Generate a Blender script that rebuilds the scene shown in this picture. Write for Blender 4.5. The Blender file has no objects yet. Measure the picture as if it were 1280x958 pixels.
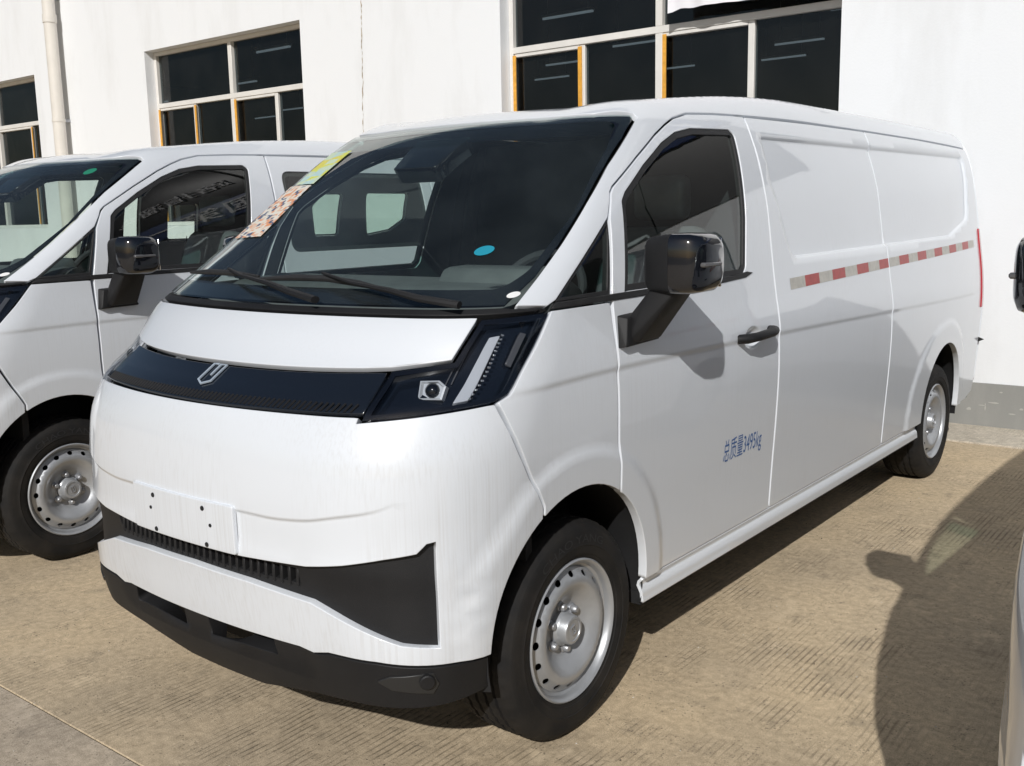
import bpy, bmesh, math, random
import numpy as np
from mathutils import Vector, Matrix
from mathutils.geometry import delaunay_2d_cdt
random.seed(7)
SC = bpy.context.scene
COL = SC.collection
R = math.radians

# ------------------------------------------------------------------ camera
cam_d = bpy.data.cameras.new('camera'); cam = bpy.data.objects.new('camera', cam_d); COL.objects.link(cam)
cam.location = (2.492, -2.386, 1.590); cam.rotation_euler = (R(80.56), R(1.13), R(38.16))
cam_d.sensor_width = 36.0; cam_d.lens = 1257.3 / 1280 * 36.0; cam_d.clip_start = 0.05; cam_d.clip_end = 2000
SC.camera = cam
# ------------------------------------------------------------------ sky and sun
SUN = Vector((0.66, -1.38, 1.0)).normalized()          # towards the sun
wd = bpy.data.worlds.new('World'); SC.world = wd; wd.use_nodes = True
nt = wd.node_tree; bg = nt.nodes['Background']
sky = nt.nodes.new('ShaderNodeTexSky'); sky.sky_type = 'NISHITA'; sky.sun_disc = False
sky.sun_elevation = math.asin(SUN.z); sky.sun_rotation = math.atan2(SUN.x, SUN.y)
sky.air_density = 1.0; sky.dust_density = 1.6; sky.ozone_density = 1.0
nt.links.new(sky.outputs[0], bg.inputs[0]); bg.inputs[1].default_value = 0.06
sl = bpy.data.lights.new('sun', 'SUN'); sl.energy = 4.6; sl.angle = R(0.53); sl.color = (1.0, 0.985, 0.96)
so = bpy.data.objects.new('sun', sl); COL.objects.link(so); so.location = (6, -12, 14)
so.rotation_euler = SUN.to_track_quat('Z', 'Y').to_euler()
SC.view_settings.view_transform = 'Standard'; SC.view_settings.look = 'None'
SC.view_settings.exposure = -0.42; SC.view_settings.gamma = 1.0; SC.view_settings.use_curve_mapping = False
SC.render.engine = 'CYCLES'
try:
    SC.cycles.use_denoising = True; SC.cycles.denoiser = 'OPENIMAGEDENOISE'
except Exception: pass
SC.cycles.max_bounces = 7; SC.cycles.diffuse_bounces = 4; SC.cycles.glossy_bounces = 4; SC.cycles.transparent_max_bounces = 20; SC.cycles.use_adaptive_sampling = True; SC.cycles.adaptive_threshold = .02; SC.cycles.caustics_reflective = False; SC.cycles.caustics_refractive = False

# ------------------------------------------------------------------ materials
MATS = {}
def new_mat(name):
    m = bpy.data.materials.new(name); m.use_nodes = True; MATS[name] = m
    return m, m.node_tree.nodes, m.node_tree.links, m.node_tree.nodes['Principled BSDF']
def simple(name, col, rough=.5, metal=0., coat=0., spec=.5, noise=0., nscale=30., bump=0., bscale=200.):
    m, N, L, b = new_mat(name)
    b.inputs['Base Color'].default_value = (*col, 1); b.inputs['Roughness'].default_value = rough
    b.inputs['Metallic'].default_value = metal; b.inputs['Coat Weight'].default_value = coat
    b.inputs['Coat Roughness'].default_value = .03; b.inputs['Specular IOR Level'].default_value = spec
    tc = N.new('ShaderNodeTexCoord')
    if noise:
        t = N.new('ShaderNodeTexNoise'); t.inputs['Scale'].default_value = nscale; t.inputs['Detail'].default_value = 6
        mp = N.new('ShaderNodeMapRange'); mp.inputs[1].default_value = .3; mp.inputs[2].default_value = .7
        mp.inputs[3].default_value = 1 - noise; mp.inputs[4].default_value = 1 + noise
        mx = N.new('ShaderNodeMix'); mx.data_type = 'RGBA'; mx.blend_type = 'MULTIPLY'; mx.inputs[0].default_value = 1
        mx.inputs[6].default_value = (*col, 1)
        L.new(tc.outputs['Object'], t.inputs['Vector']); L.new(t.outputs[0], mp.inputs[0]); L.new(mp.outputs[0], mx.inputs[7])
        L.new(mx.outputs[2], b.inputs['Base Color'])
    if bump:
        t = N.new('ShaderNodeTexNoise'); t.inputs['Scale'].default_value = bscale; t.inputs['Detail'].default_value = 4
        bp = N.new('ShaderNodeBump'); bp.inputs['Strength'].default_value = bump; bp.inputs['Distance'].default_value = .002
        L.new(tc.outputs['Object'], t.inputs['Vector']); L.new(t.outputs[0], bp.inputs['Height']); L.new(bp.outputs[0], b.inputs['Normal'])
    return m
def paint(name, dirt):
    m, N, L, b = new_mat(name)
    b.inputs['Roughness'].default_value = .34; b.inputs['Coat Weight'].default_value = 1.0; b.inputs['Coat Roughness'].default_value = .035
    tc = N.new('ShaderNodeTexCoord')
    big = N.new('ShaderNodeTexNoise'); big.inputs['Scale'].default_value = 2.2; big.inputs['Detail'].default_value = 5
    L.new(tc.outputs['Object'], big.inputs['Vector'])
    mpv = N.new('ShaderNodeMapping'); mpv.inputs['Scale'].default_value = (150, 150, 1.1)
    L.new(tc.outputs['Object'], mpv.inputs['Vector'])
    st = N.new('ShaderNodeTexNoise'); st.inputs['Scale'].default_value = 1.0; st.inputs['Detail'].default_value = 3
    L.new(mpv.outputs[0], st.inputs['Vector'])
    r1 = N.new('ShaderNodeMapRange'); r1.inputs[1].default_value = .46; r1.inputs[2].default_value = .80; L.new(st.outputs[0], r1.inputs[0])
    r2 = N.new('ShaderNodeMapRange'); r2.inputs[1].default_value = .38; r2.inputs[2].default_value = .62; L.new(big.outputs[0], r2.inputs[0])
    mul = N.new('ShaderNodeMath'); mul.operation = 'MULTIPLY'; L.new(r1.outputs[0], mul.inputs[0]); L.new(r2.outputs[0], mul.inputs[1])
    m2 = N.new('ShaderNodeMath'); m2.operation = 'MULTIPLY'; m2.inputs[1].default_value = dirt; L.new(mul.outputs[0], m2.inputs[0])
    mx = N.new('ShaderNodeMix'); mx.data_type = 'RGBA'; mx.inputs[6].default_value = (.71, .742, .785, 1); mx.inputs[7].default_value = (.38, .35, .31, 1)
    L.new(m2.outputs[0], mx.inputs[0]); L.new(mx.outputs[2], b.inputs['Base Color'])
    ra = N.new('ShaderNodeMapRange'); ra.inputs[3].default_value = .03; ra.inputs[4].default_value = .16; L.new(m2.outputs[0], ra.inputs[0]); L.new(ra.outputs[0], b.inputs['Coat Roughness'])
    # faint orange peel so that reflections are not mathematically perfect
    op = N.new('ShaderNodeTexNoise'); op.inputs['Scale'].default_value = 6.0; op.inputs['Detail'].default_value = 2
    L.new(tc.outputs['Object'], op.inputs['Vector'])
    bp = N.new('ShaderNodeBump'); bp.inputs['Strength'].default_value = .06; bp.inputs['Distance'].default_value = .004
    L.new(op.outputs[0], bp.inputs['Height']); L.new(bp.outputs[0], b.inputs['Coat Normal']); L.new(bp.outputs[0], b.inputs['Normal'])
    return m
def glass(name, tint, ior=1.62, rough=0.0, dust_haze=0.0, dcol=(.5, .47, .42)):
    m, N, L, b = new_mat(name); N.remove(b); out = N['Material Output']
    tr = N.new('ShaderNodeBsdfTransparent'); tr.inputs[0].default_value = (*tint, 1)
    gl = N.new('ShaderNodeBsdfGlossy'); gl.inputs['Roughness'].default_value = rough
    lw = N.new('ShaderNodeLayerWeight'); lw.inputs[0].default_value = .5            # Schlick reflectance, same from both sides of the pane
    pw = N.new('ShaderNodeMath'); pw.operation = 'POWER'; pw.inputs[1].default_value = 4.6; L.new(lw.outputs['Facing'], pw.inputs[0])
    f0 = ((ior - 1) / (ior + 1))**2
    fr = N.new('ShaderNodeMapRange'); fr.inputs[3].default_value = f0; fr.inputs[4].default_value = 1.0; L.new(pw.outputs[0], fr.inputs[0])
    mx = N.new('ShaderNodeMixShader'); L.new(fr.outputs[0], mx.inputs[0]); L.new(tr.outputs[0], mx.inputs[1]); L.new(gl.outputs[0], mx.inputs[2])
    if dust_haze:
        df = N.new('ShaderNodeBsdfDiffuse'); df.inputs[0].default_value = (*dcol, 1)
        tc = N.new('ShaderNodeTexCoord'); t = N.new('ShaderNodeTexNoise'); t.inputs['Scale'].default_value = 3; t.inputs['Detail'].default_value = 8
        L.new(tc.outputs['Object'], t.inputs['Vector'])
        mp = N.new('ShaderNodeMapRange'); mp.inputs[1].default_value = .35; mp.inputs[2].default_value = .75; mp.inputs[3].default_value = dust_haze * .3; mp.inputs[4].default_value = dust_haze
        L.new(t.outputs[0], mp.inputs[0]); m2 = N.new('ShaderNodeMixShader'); L.new(mp.outputs[0], m2.inputs[0]); L.new(mx.outputs[0], m2.inputs[1]); L.new(df.outputs[0], m2.inputs[2])
        L.new(m2.outputs[0], out.inputs[0])
    else: L.new(mx.outputs[0], out.inputs[0])
    return m
def emit(name, col, s):
    m, N, L, b = new_mat(name); b.inputs['Base Color'].default_value = (*col, 1)
    b.inputs['Emission Color'].default_value = (*col, 1); b.inputs['Emission Strength'].default_value = s
    return m
PAINT = paint('white_paint', .10); PAINTD = paint('white_paint_streaked', .27)
BLACKP = simple('black_plastic', (.0115, .0115, .0125), .58, spec=.35, bump=.25, bscale=420, noise=.15, nscale=8)
GLOSSB = simple('gloss_black', (.006, .007, .010), .10, coat=1.0)
BANDB = simple('band_black', (.008, .011, .017), .16, coat=.8)
RUBBER = simple('rubber_seal', (.018, .018, .019), .6, noise=.15, nscale=20)
TYRE = None
DARKIN = simple('dark_lining', (.040, .042, .046), .8, noise=.15, nscale=12)
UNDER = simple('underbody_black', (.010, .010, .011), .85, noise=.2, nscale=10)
SEATM = simple('seat_cloth', (.045, .047, .052), .8, noise=.2, nscale=40)
SEATP = simple('seat_cover_film', (.13, .14, .145), .22, noise=.25, nscale=7)
DASHM = simple('dash_plastic', (.13, .14, .14), .65, noise=.12, nscale=15)
RIMM = simple('rim_silver', (.40, .415, .435), .38, metal=.45, noise=.08, nscale=14)
CHROME = simple('chrome', (.75, .76, .78), .12, metal=1.0)
STEEL = simple('bolt_steel', (.40, .41, .43), .4, metal=.6)
SILVERB = simple('badge_silver', (.50, .58, .67), .35, metal=.3)
WINDS = glass('windscreen_glass', (.78, .86, .84), 1.70, dust_haze=.050, dcol=(.36, .44, .48))  # strong bluish veil stands in for haze and sky reflection on the glass
SIDEG = glass('side_glass', (.72, .80, .77), 1.85, dust_haze=.008)
TINTG = glass('tinted_glass', (.84, .93, .89), 1.75, dust_haze=.008)
LENSG = glass('lamp_lens', (.80, .82, .85), 1.5)
DRLM = simple('daylight_bar', (.62, .64, .67), .3, coat=.5)
AMBER = simple('lamp_grey', (.10, .10, .105), .25, coat=.6)
RED = simple('tail_red', (.42, .015, .03), .2, coat=1.0)
TAPER = simple('tape_red', (.42, .045, .04), .35, noise=.12, nscale=40)
TAPEW = simple('tape_white', (.50, .48, .43), .35, noise=.12, nscale=40)
TEXTB = simple('text_blue', (.05, .13, .33), .5)
PAPERW = simple('paper_white', (.72, .72, .70), .6)
BLUEST = simple('sticker_blue', (.02, .27, .38), .4)
WHITEST = simple('sticker_white', (.8, .8, .8), .4)
GREENST = simple('sticker_green', (.02, .35, .20), .4)
def label_mat(name, cols, sx, sy, base):
    m, N, L, b = new_mat(name); b.inputs['Roughness'].default_value = .5
    tc = N.new('ShaderNodeTexCoord'); mp = N.new('ShaderNodeMapping'); mp.inputs['Scale'].default_value = (sx, sx, sy)
    L.new(tc.outputs['Object'], mp.inputs[0])
    v = N.new('ShaderNodeTexVoronoi'); v.distance = 'CHEBYCHEV'; v.inputs['Scale'].default_value = 1; v.inputs['Randomness'].default_value = .35
    L.new(mp.outputs[0], v.inputs['Vector']); cr = N.new('ShaderNodeValToRGB'); cr.color_ramp.interpolation = 'CONSTANT'
    sp = N.new('ShaderNodeSeparateColor'); L.new(v.outputs['Color'], sp.inputs[0]); L.new(sp.outputs[0], cr.inputs[0])
    e = cr.color_ramp.elements; e[0].position = 0; e[0].color = (*base, 1); e[1].position = .45; e[1].color = (*cols[0], 1)
    for i, c in enumerate(cols[1:]):
        q = e.new(.45 + .55 * (i + 1) / len(cols)); q.color = (*c, 1)
    L.new(cr.outputs[0], b.inputs['Base Color'])
    return m
PAPERC = label_mat('paper_print', [(.70, .30, .14), (.05, .09, .18), (.70, .52, .40)], 58, 70, (.72, .68, .60))
PAPERY = label_mat('energy_label', [(.62, .66, .12), (.45, .62, .60), (.66, .60, .10)], 14, 46, (.55, .66, .48))
def tyre_mat():
    m, N, L, b = new_mat('tyre_rubber'); b.inputs['Roughness'].default_value = .78; b.inputs['Specular IOR Level'].default_value = .3
    tc = N.new('ShaderNodeTexCoord'); t = N.new('ShaderNodeTexNoise'); t.inputs['Scale'].default_value = 9; t.inputs['Detail'].default_value = 8
    L.new(tc.outputs['Object'], t.inputs[0]); cr = N.new('ShaderNodeValToRGB'); cr.color_ramp.elements[0].position = .35; cr.color_ramp.elements[1].position = .75
    cr.color_ramp.elements[0].color = (.0085, .0085, .009, 1); cr.color_ramp.elements[1].color = (.024, .021, .018, 1)
    L.new(t.outputs[0], cr.inputs[0]); L.new(cr.outputs[0], b.inputs['Base Color'])
    return m
TYRE = tyre_mat()
def concrete(name, c1, c2, groove, gs=1.0):
    m, N, L, b = new_mat(name); b.inputs['Roughness'].default_value = .9; b.inputs['Specular IOR Level'].default_value = .25
    tc = N.new('ShaderNodeTexCoord')
    def noise(scale, det=6, vec=None, rough=.6):
        t = N.new('ShaderNodeTexNoise'); t.inputs['Scale'].default_value = scale; t.inputs['Detail'].default_value = det; t.inputs['Roughness'].default_value = rough
        L.new(vec or tc.outputs['Object'], t.inputs['Vector']); return t.outputs[0]
    def rng(s, a, b_, c=0., d=1.):
        r = N.new('ShaderNodeMapRange'); r.inputs[1].default_value = a; r.inputs[2].default_value = b_; r.inputs[3].default_value = c; r.inputs[4].default_value = d
        L.new(s, r.inputs[0]); return r.outputs[0]
    def mth(op, a, b_):
        n = N.new('ShaderNodeMath'); n.operation = op
        for i, v in ((0, a), (1, b_)):
            if isinstance(v, (int, float)): n.inputs[i].default_value = v
            else: L.new(v, n.inputs[i])
        return n.outputs[0]
    def mix(f, a, b_, blend='MIX'):
        n = N.new('ShaderNodeMix'); n.data_type = 'RGBA'; n.blend_type = blend
        for i, v in ((0, f), (6, a), (7, b_)):
            if isinstance(v, tuple): n.inputs[i].default_value = (*v, 1)
            elif isinstance(v, (int, float)): n.inputs[i].default_value = v
            else: L.new(v, n.inputs[i])
        return n.outputs[2]
    # tined grooves running along Y, wobbling and worn away in patches
    wob = noise(1.3, 3)
    sep = N.new('ShaderNodeSeparateXYZ'); L.new(tc.outputs['Object'], sep.inputs[0])
    xx = mth('ADD', sep.outputs[0], mth('MULTIPLY', wob, .035))
    mp = N.new('ShaderNodeMapping'); mp.inputs['Scale'].default_value = (30, .7, 1); L.new(tc.outputs['Object'], mp.inputs[0])
    ln = noise(1.0, 4, mp.outputs[0], .55)
    s1 = mth('SINE', mth('ADD', mth('MULTIPLY', xx, 2 * math.pi / .0235), mth('MULTIPLY', ln, 2.2)), 0)
    g = rng(s1, .35, .95)
    brk = noise(9, 5); patch = noise(.85, 6); patch2 = noise(2.7, 5)
    mask = mth('MULTIPLY', rng(mth('ADD', mth('MULTIPLY', patch, .65), mth('MULTIPLY', patch2, .35)), .46, .57), rng(brk, .38, .56))
    gr = mth('MULTIPLY', mth('MULTIPLY', g, mask), groove)
    fine = noise(260, 3); mid = noise(34, 7); big = noise(.55, 7); str_ = ln
    base = mix(rng(big, .38, .62), c1, c2)
    base = mix(rng(noise(1.15, 9, None, .68), .46, .66, 0, .55), base, tuple(v * .66 for v in c2)); base = mix(rng(noise(2.3, 8, None, .7), .54, .70, 0, .5), base, tuple(min(1, v * 1.25 + .03) for v in c1))
    base = mix(1.0, base, mix(rng(mid, .3, .72), (.76, .75, .73), (1.18, 1.18, 1.17)), 'MULTIPLY')
    base = mix(1.0, base, mix(rng(fine, .25, .75), (.60, .59, .58), (1.32, 1.32, 1.33)), 'MULTIPLY')
    base = mix(mth('MULTIPLY', rng(str_, .50, .75), .16), base, tuple(v * .62 for v in c1))
    base = mix(mth('MULTIPLY', gr, .72), base, tuple(v * .30 for v in c1))
    stain = noise(1.7, 9, None, .75); base = mix(rng(stain, .54, .68, 0, .55), base, tuple(v * .40 for v in c2))
    st2 = noise(5.5, 9, None, .75); base = mix(rng(st2, .56, .66, 0, .55), base, tuple(v * .50 for v in c2)); base = mix(rng(noise(3.4, 9, None, .72), .57, .66, 0, .5), base, tuple(min(1, v * 1.3 + .04) for v in c1))
    sp = N.new('ShaderNodeTexVoronoi'); sp.inputs['Scale'].default_value = 75; L.new(tc.outputs['Object'], sp.inputs['Vector'])
    base = mix(mth('MULTIPLY', rng(sp.outputs['Distance'], .30, .12), rng(noise(11, 4), .46, .60)), base, tuple(v * .38 for v in c2))
    pit = N.new('ShaderNodeTexVoronoi'); pit.inputs['Scale'].default_value = 28; L.new(tc.outputs['Object'], pit.inputs['Vector'])
    pits = mth('MULTIPLY', rng(pit.outputs['Distance'], .10, .04), rng(noise(5, 3), .5, .62)); base = mix(mth('MULTIPLY', pits, .8), base, (.04, .033, .026))
    L.new(base, b.inputs['Base Color'])
    h = mth('ADD', mth('MULTIPLY', gr, -1.0), mth('ADD', mth('MULTIPLY', fine, .25), mth('MULTIPLY', mid, .35)))
    h = mth('ADD', h, mth('MULTIPLY', pits, -.8))
    bp = N.new('ShaderNodeBump'); bp.inputs['Strength'].default_value = .7; bp.inputs['Distance'].default_value = .003
    L.new(h, bp.inputs['Height']); L.new(bp.outputs[0], b.inputs['Normal'])
    return m
CONC = concrete('concrete_tan', (.66, .525, .35), (.55, .45, .32), 1.0)
CONCF = concrete('concrete_grey_tan', (.58, .485, .37), (.50, .425, .335), .5)
APRON = concrete('concrete_pale', (.66, .60, .49), (.60, .54, .45), .35)
EARTH = simple('joint_dirt', (.06, .05, .04), .95, noise=.3, nscale=20)
def plaster(name, col, stain, rough=.85):
    m, N, L, b = new_mat(name); b.inputs['Roughness'].default_value = rough; b.inputs['Specular IOR Level'].default_value = .3
    tc = N.new('ShaderNodeTexCoord')
    t = N.new('ShaderNodeTexNoise'); t.inputs['Scale'].default_value = 1.1; t.inputs['Detail'].default_value = 9; t.inputs['Roughness'].default_value = .65
    mp = N.new('ShaderNodeMapping'); mp.inputs['Scale'].default_value = (1.6, 1, .45); L.new(tc.outputs['Object'], mp.inputs[0]); L.new(mp.outputs[0], t.inputs[0])
    cr = N.new('ShaderNodeMapRange'); cr.inputs[1].default_value = .48; cr.inputs[2].default_value = .80; cr.inputs[4].default_value = .55; L.new(t.outputs[0], cr.inputs[0])
    mx = N.new('ShaderNodeMix'); mx.data_type = 'RGBA'; mx.inputs[6].default_value = (*col, 1); mx.inputs[7].default_value = (*stain, 1)
    L.new(cr.outputs[0], mx.inputs[0]); L.new(mx.outputs[2], b.inputs['Base Color'])
    f = N.new('ShaderNodeTexNoise'); f.inputs['Scale'].default_value = 55; f.inputs['Detail'].default_value = 5; L.new(tc.outputs['Object'], f.inputs[0])
    bp = N.new('ShaderNodeBump'); bp.inputs['Strength'].default_value = .25; bp.inputs['Distance'].default_value = .004; L.new(f.outputs[0], bp.inputs['Height']); L.new(bp.outputs[0], b.inputs['Normal'])
    return m
WALLM = plaster('white_plaster', (.80, .815, .83), (.62, .62, .61))
DADOM = plaster('grey_dado_paint', (.27, .27, .255), (.42, .41, .38), .6)
FRAMEM = simple('window_frame_white', (.72, .70, .66), .45, noise=.05, nscale=6)
FILMO = simple('orange_film', (.72, .36, .05), .5, noise=.15, nscale=30)
PIPEM = simple('pipe_plastic', (.70, .665, .61), .5, noise=.05, nscale=5)
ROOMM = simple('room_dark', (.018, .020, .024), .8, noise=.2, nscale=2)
CLOTH = simple('banner_cloth', (.80, .79, .82), .85, noise=.06, nscale=5)
WINGL = glass('window_glass', (.55, .60, .62), 1.58, dust_haze=.012)
TUBE = emit('lamp_tube', (.88, .95, 1.0), .40)

# ------------------------------------------------------------------ helpers
def mk(name, me, mats, parent=None, loc=None):
    o = bpy.data.objects.new(name, me)
    if not isinstance(mats, (list, tuple)): mats = [mats]
    for m in mats: me.materials.append(m)
    COL.objects.link(o); o.parent = parent
    if loc: o.location = loc
    return o
def empty(name, loc=(0, 0, 0), rz=0., parent=None):
    o = bpy.data.objects.new(name, None); COL.objects.link(o); o.location = loc; o.rotation_euler = (0, 0, rz); o.parent = parent
    o.empty_display_size = .2; return o
def tag(o, label=None, cat=None, group=None, kind=None):
    for k, v in (('label', label), ('category', cat), ('group', group), ('kind', kind)):
        if v: o[k] = v
    return o
def raw(verts, faces, smooth=False, normals=None, mi=None):
    me = bpy.data.meshes.new('m'); me.from_pydata([tuple(map(float, v)) for v in verts], [], [tuple(map(int, f)) for f in faces])
    if smooth: me.polygons.foreach_set('use_smooth', [True] * len(me.polygons))
    if mi is not None: me.polygons.foreach_set('material_index', mi)
    me.validate(clean_customdata=False); me.update()
    if normals is not None and len(normals) == len(me.vertices):
        me.normals_split_custom_set_from_vertices([tuple(map(float, n)) for n in normals])
    return me
def bm_mesh(bm, smooth=False):
    me = bpy.data.meshes.new('m'); bmesh.ops.recalc_face_normals(bm, faces=bm.faces); bm.to_mesh(me); bm.free()
    if smooth:
        me.polygons.foreach_set('use_smooth', [True] * len(me.polygons)); me.set_sharp_from_angle(angle=R(38))
    return me
def box(x0, x1, y0, y1, z0, z1, bev=0., seg=2):
    bm = bmesh.new(); bmesh.ops.create_cube(bm, size=1)
    for v in bm.verts: v.co = ((x0 + x1) / 2 + v.co.x * (x1 - x0), (y0 + y1) / 2 + v.co.y * (y1 - y0), (z0 + z1) / 2 + v.co.z * (z1 - z0))
    if bev: bmesh.ops.bevel(bm, geom=bm.edges[:], offset=bev, segments=seg, profile=.5, affect='EDGES')
    return bm_mesh(bm, bev > 0)
def boxes(lst, bev=0.):
    bm = bmesh.new()
    for (x0, x1, y0, y1, z0, z1) in lst:
        r = bmesh.ops.create_cube(bm, size=1)
        for v in r['verts']: v.co = ((x0 + x1) / 2 + v.co.x * (x1 - x0), (y0 + y1) / 2 + v.co.y * (y1 - y0), (z0 + z1) / 2 + v.co.z * (z1 - z0))
    if bev: bmesh.ops.bevel(bm, geom=bm.edges[:], offset=bev, segments=1, profile=.5, affect='EDGES')
    return bm_mesh(bm, bev > 0)
def tube(pts, rad, n=10, cap=True, flat=1.0):
    pts = [Vector(p) for p in pts]; rad = rad if isinstance(rad, (list, tuple)) else [rad] * len(pts)
    V, Fc = [], []
    for i, p in enumerate(pts):
        t = (pts[min(i + 1, len(pts) - 1)] - pts[max(i - 1, 0)]).normalized()
        a = t.cross(Vector((0, 0, 1)));  a = a.normalized() if a.length > 1e-4 else Vector((1, 0, 0)); b = t.cross(a)
        for k in range(n):
            an = 2 * math.pi * k / n; V.append(p + a * math.cos(an) * rad[i] + b * math.sin(an) * rad[i] * flat)
    for i in range(len(pts) - 1):
        for k in range(n): Fc.append((i * n + k, i * n + (k + 1) % n, (i + 1) * n + (k + 1) % n, (i + 1) * n + k))
    if cap: Fc += [tuple(range(n))[::-1], tuple(range((len(pts) - 1) * n, len(pts) * n))]
    bm = bmesh.new(); vs = [bm.verts.new(v) for v in V]
    for f in Fc: bm.faces.new([vs[i] for i in f])
    return bm_mesh(bm, True)
def lathe_x(prof, n=72, closed=False, smooth=True, caps=False):
    """revolve (x, r) profile round the X axis"""
    V, Fc = [], []; m = len(prof)
    for k in range(n):
        a = 2 * math.pi * k / n
        for (x, r) in prof: V.append((x, r * math.cos(a), r * math.sin(a)))
    for k in range(n):
        for i in range(m if closed else m - 1):
            j = (i + 1) % m; k2 = (k + 1) % n
            Fc.append((k * m + i, k * m + j, k2 * m + j, k2 * m + i))
    bm = bmesh.new(); vs = [bm.verts.new(v) for v in V]
    for f in Fc: bm.faces.new([vs[i] for i in f])
    bmesh.ops.remove_doubles(bm, verts=bm.verts, dist=1e-6)
    if caps: bmesh.ops.holes_fill(bm, edges=bm.edges[:])
    return bm_mesh(bm, smooth)
def hull(pts, bev=0.):
    bm = bmesh.new()
    for p in pts: bm.verts.new(p)
    r = bmesh.ops.convex_hull(bm, input=bm.verts)
    bmesh.ops.delete(bm, geom=[g for g in r['geom_interior'] + r['geom_unused'] if isinstance(g, bmesh.types.BMVert)], context='VERTS')
    bmesh.ops.dissolve_limit(bm, angle_limit=R(3), verts=bm.verts, edges=bm.edges)
    if bev: bmesh.ops.bevel(bm, geom=bm.edges[:], offset=bev, segments=2, profile=.5, affect='EDGES')
    return bm_mesh(bm, True)

# ------------------------------------------------------------------ van body skin: a smooth implicit surface F(P)=0
def pch(xs, ys):
    xs = np.array(xs, float); ys = np.array(ys, float); h = np.diff(xs); d = np.diff(ys) / h
    m = np.zeros(len(xs))
    for i in range(1, len(xs) - 1):
        if d[i-1] * d[i] > 0:
            w1 = 2 * h[i] + h[i-1]; w2 = h[i] + 2 * h[i-1]; m[i] = (w1 + w2) / (w1 / d[i-1] + w2 / d[i])
    m[0] = d[0]; m[-1] = d[-1]
    def f(t):
        t = np.asarray(t, float); i = np.clip(np.searchsorted(xs, t) - 1, 0, len(h) - 1); u = (t - xs[i]) / h[i]
        r = (2*u**3-3*u**2+1)*ys[i] + (u**3-2*u**2+u)*h[i]*m[i] + (-2*u**3+3*u**2)*ys[i+1] + (u**3-u**2)*h[i]*m[i+1]
        r = np.where(t < xs[0], ys[0] + m[0] * (t - xs[0]), r); return np.where(t > xs[-1], ys[-1] + m[-1] * (t - xs[-1]), r)
    return f
XS=pch([.15,.30,.38,.58,.78,1.0,1.17,1.35,1.6,1.785,1.96,2.1],[.835,.847,.853,.864,.877,.885,.876,.851,.817,.787,.748,.71])
Y0=pch([.15,.2,.30,.43,.60,.70,.82,.95,1.05,1.095,1.18,1.325,1.36,1.60,1.80,1.94,2.05],
       [-.62,-.645,-.70,-.738,-.765,-.785,-.787,-.777,-.755,-.735,-.615,-.475,-.425,-.075,.215,.43,.60])
AF=pch([.2,.43,.7,1.0,1.09,1.18,1.33,1.6,1.95],[.10,.12,.16,.18,.25,.25,.22,.25,.30])
KF=pch([.2,.43,.6,.8,1.05,1.2,1.3,1.4,1.7,2.0],[.24,.25,.31,.38,.38,.29,.27,.30,.26,.20])
YR=pch([.2,.5,1.0,1.5,2.0],[4.68,4.77,4.79,4.77,4.76])
def smooth_pch(f,s,lo=.05,hi=2.2):
    # even out the curvature of a knot table so reflections run smoothly
    z=np.linspace(lo,hi,54);t=np.linspace(-3*s,3*s,61);w=np.exp(-.5*(t/s)**2);w/=w.sum()
    return pch(z,[float((f(q+t)*w).sum()) for q in z])
XS=smooth_pch(XS,.055);AF=smooth_pch(AF,.035);KF=smooth_pch(KF,.05)
def smax(a,b,k):
    h=np.maximum(k-np.abs(a-b),0)/k
    return np.maximum(a,b)+h*h*k*.25
def F(P):
    x=np.abs(P[...,0]);y=P[...,1];z=P[...,2]
    xs=XS(z)-.03*np.clip((y-3.4)/1.2,0,None)**2-.012*np.clip((.6-y)/1.2,0,2)**2
    side=x-xs
    front=(Y0(z)+AF(z)*x*x-y)
    front=front/np.sqrt(1+0)
    f=smax(front,side,KF(z))
    rear=y-YR(z)+.06*x*x
    f=smax(f,rear,.12)
    u=np.clip((x-.36)/.22,0,1);rail=u*u*(3-2*u);v=np.clip((y-.75)/1.3,0,1)
    zr=2.012-.02*(x/.5)**2+(.075*rail)*(.35+.65*v*v*(3-2*v))-.10*np.clip((x-.6)/.12,0,3)**2
    zr=zr-.008*np.clip((y-3.2)/1.3,0,2)**2-.06*np.clip((1.5-y)/.95,0,2)**2+.01
    f=smax(f,(z-zr),.10)
    return f

def grad(P, e=2e-4):
    g = np.stack([F(P + d) - F(P - d) for d in np.eye(3) * e], -1)
    return g / np.linalg.norm(g, axis=-1, keepdims=True)
def sstep(a, b, x):
    t = np.clip((x - a) / (b - a), 0, 1); return t * t * (3 - 2 * t)

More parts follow.
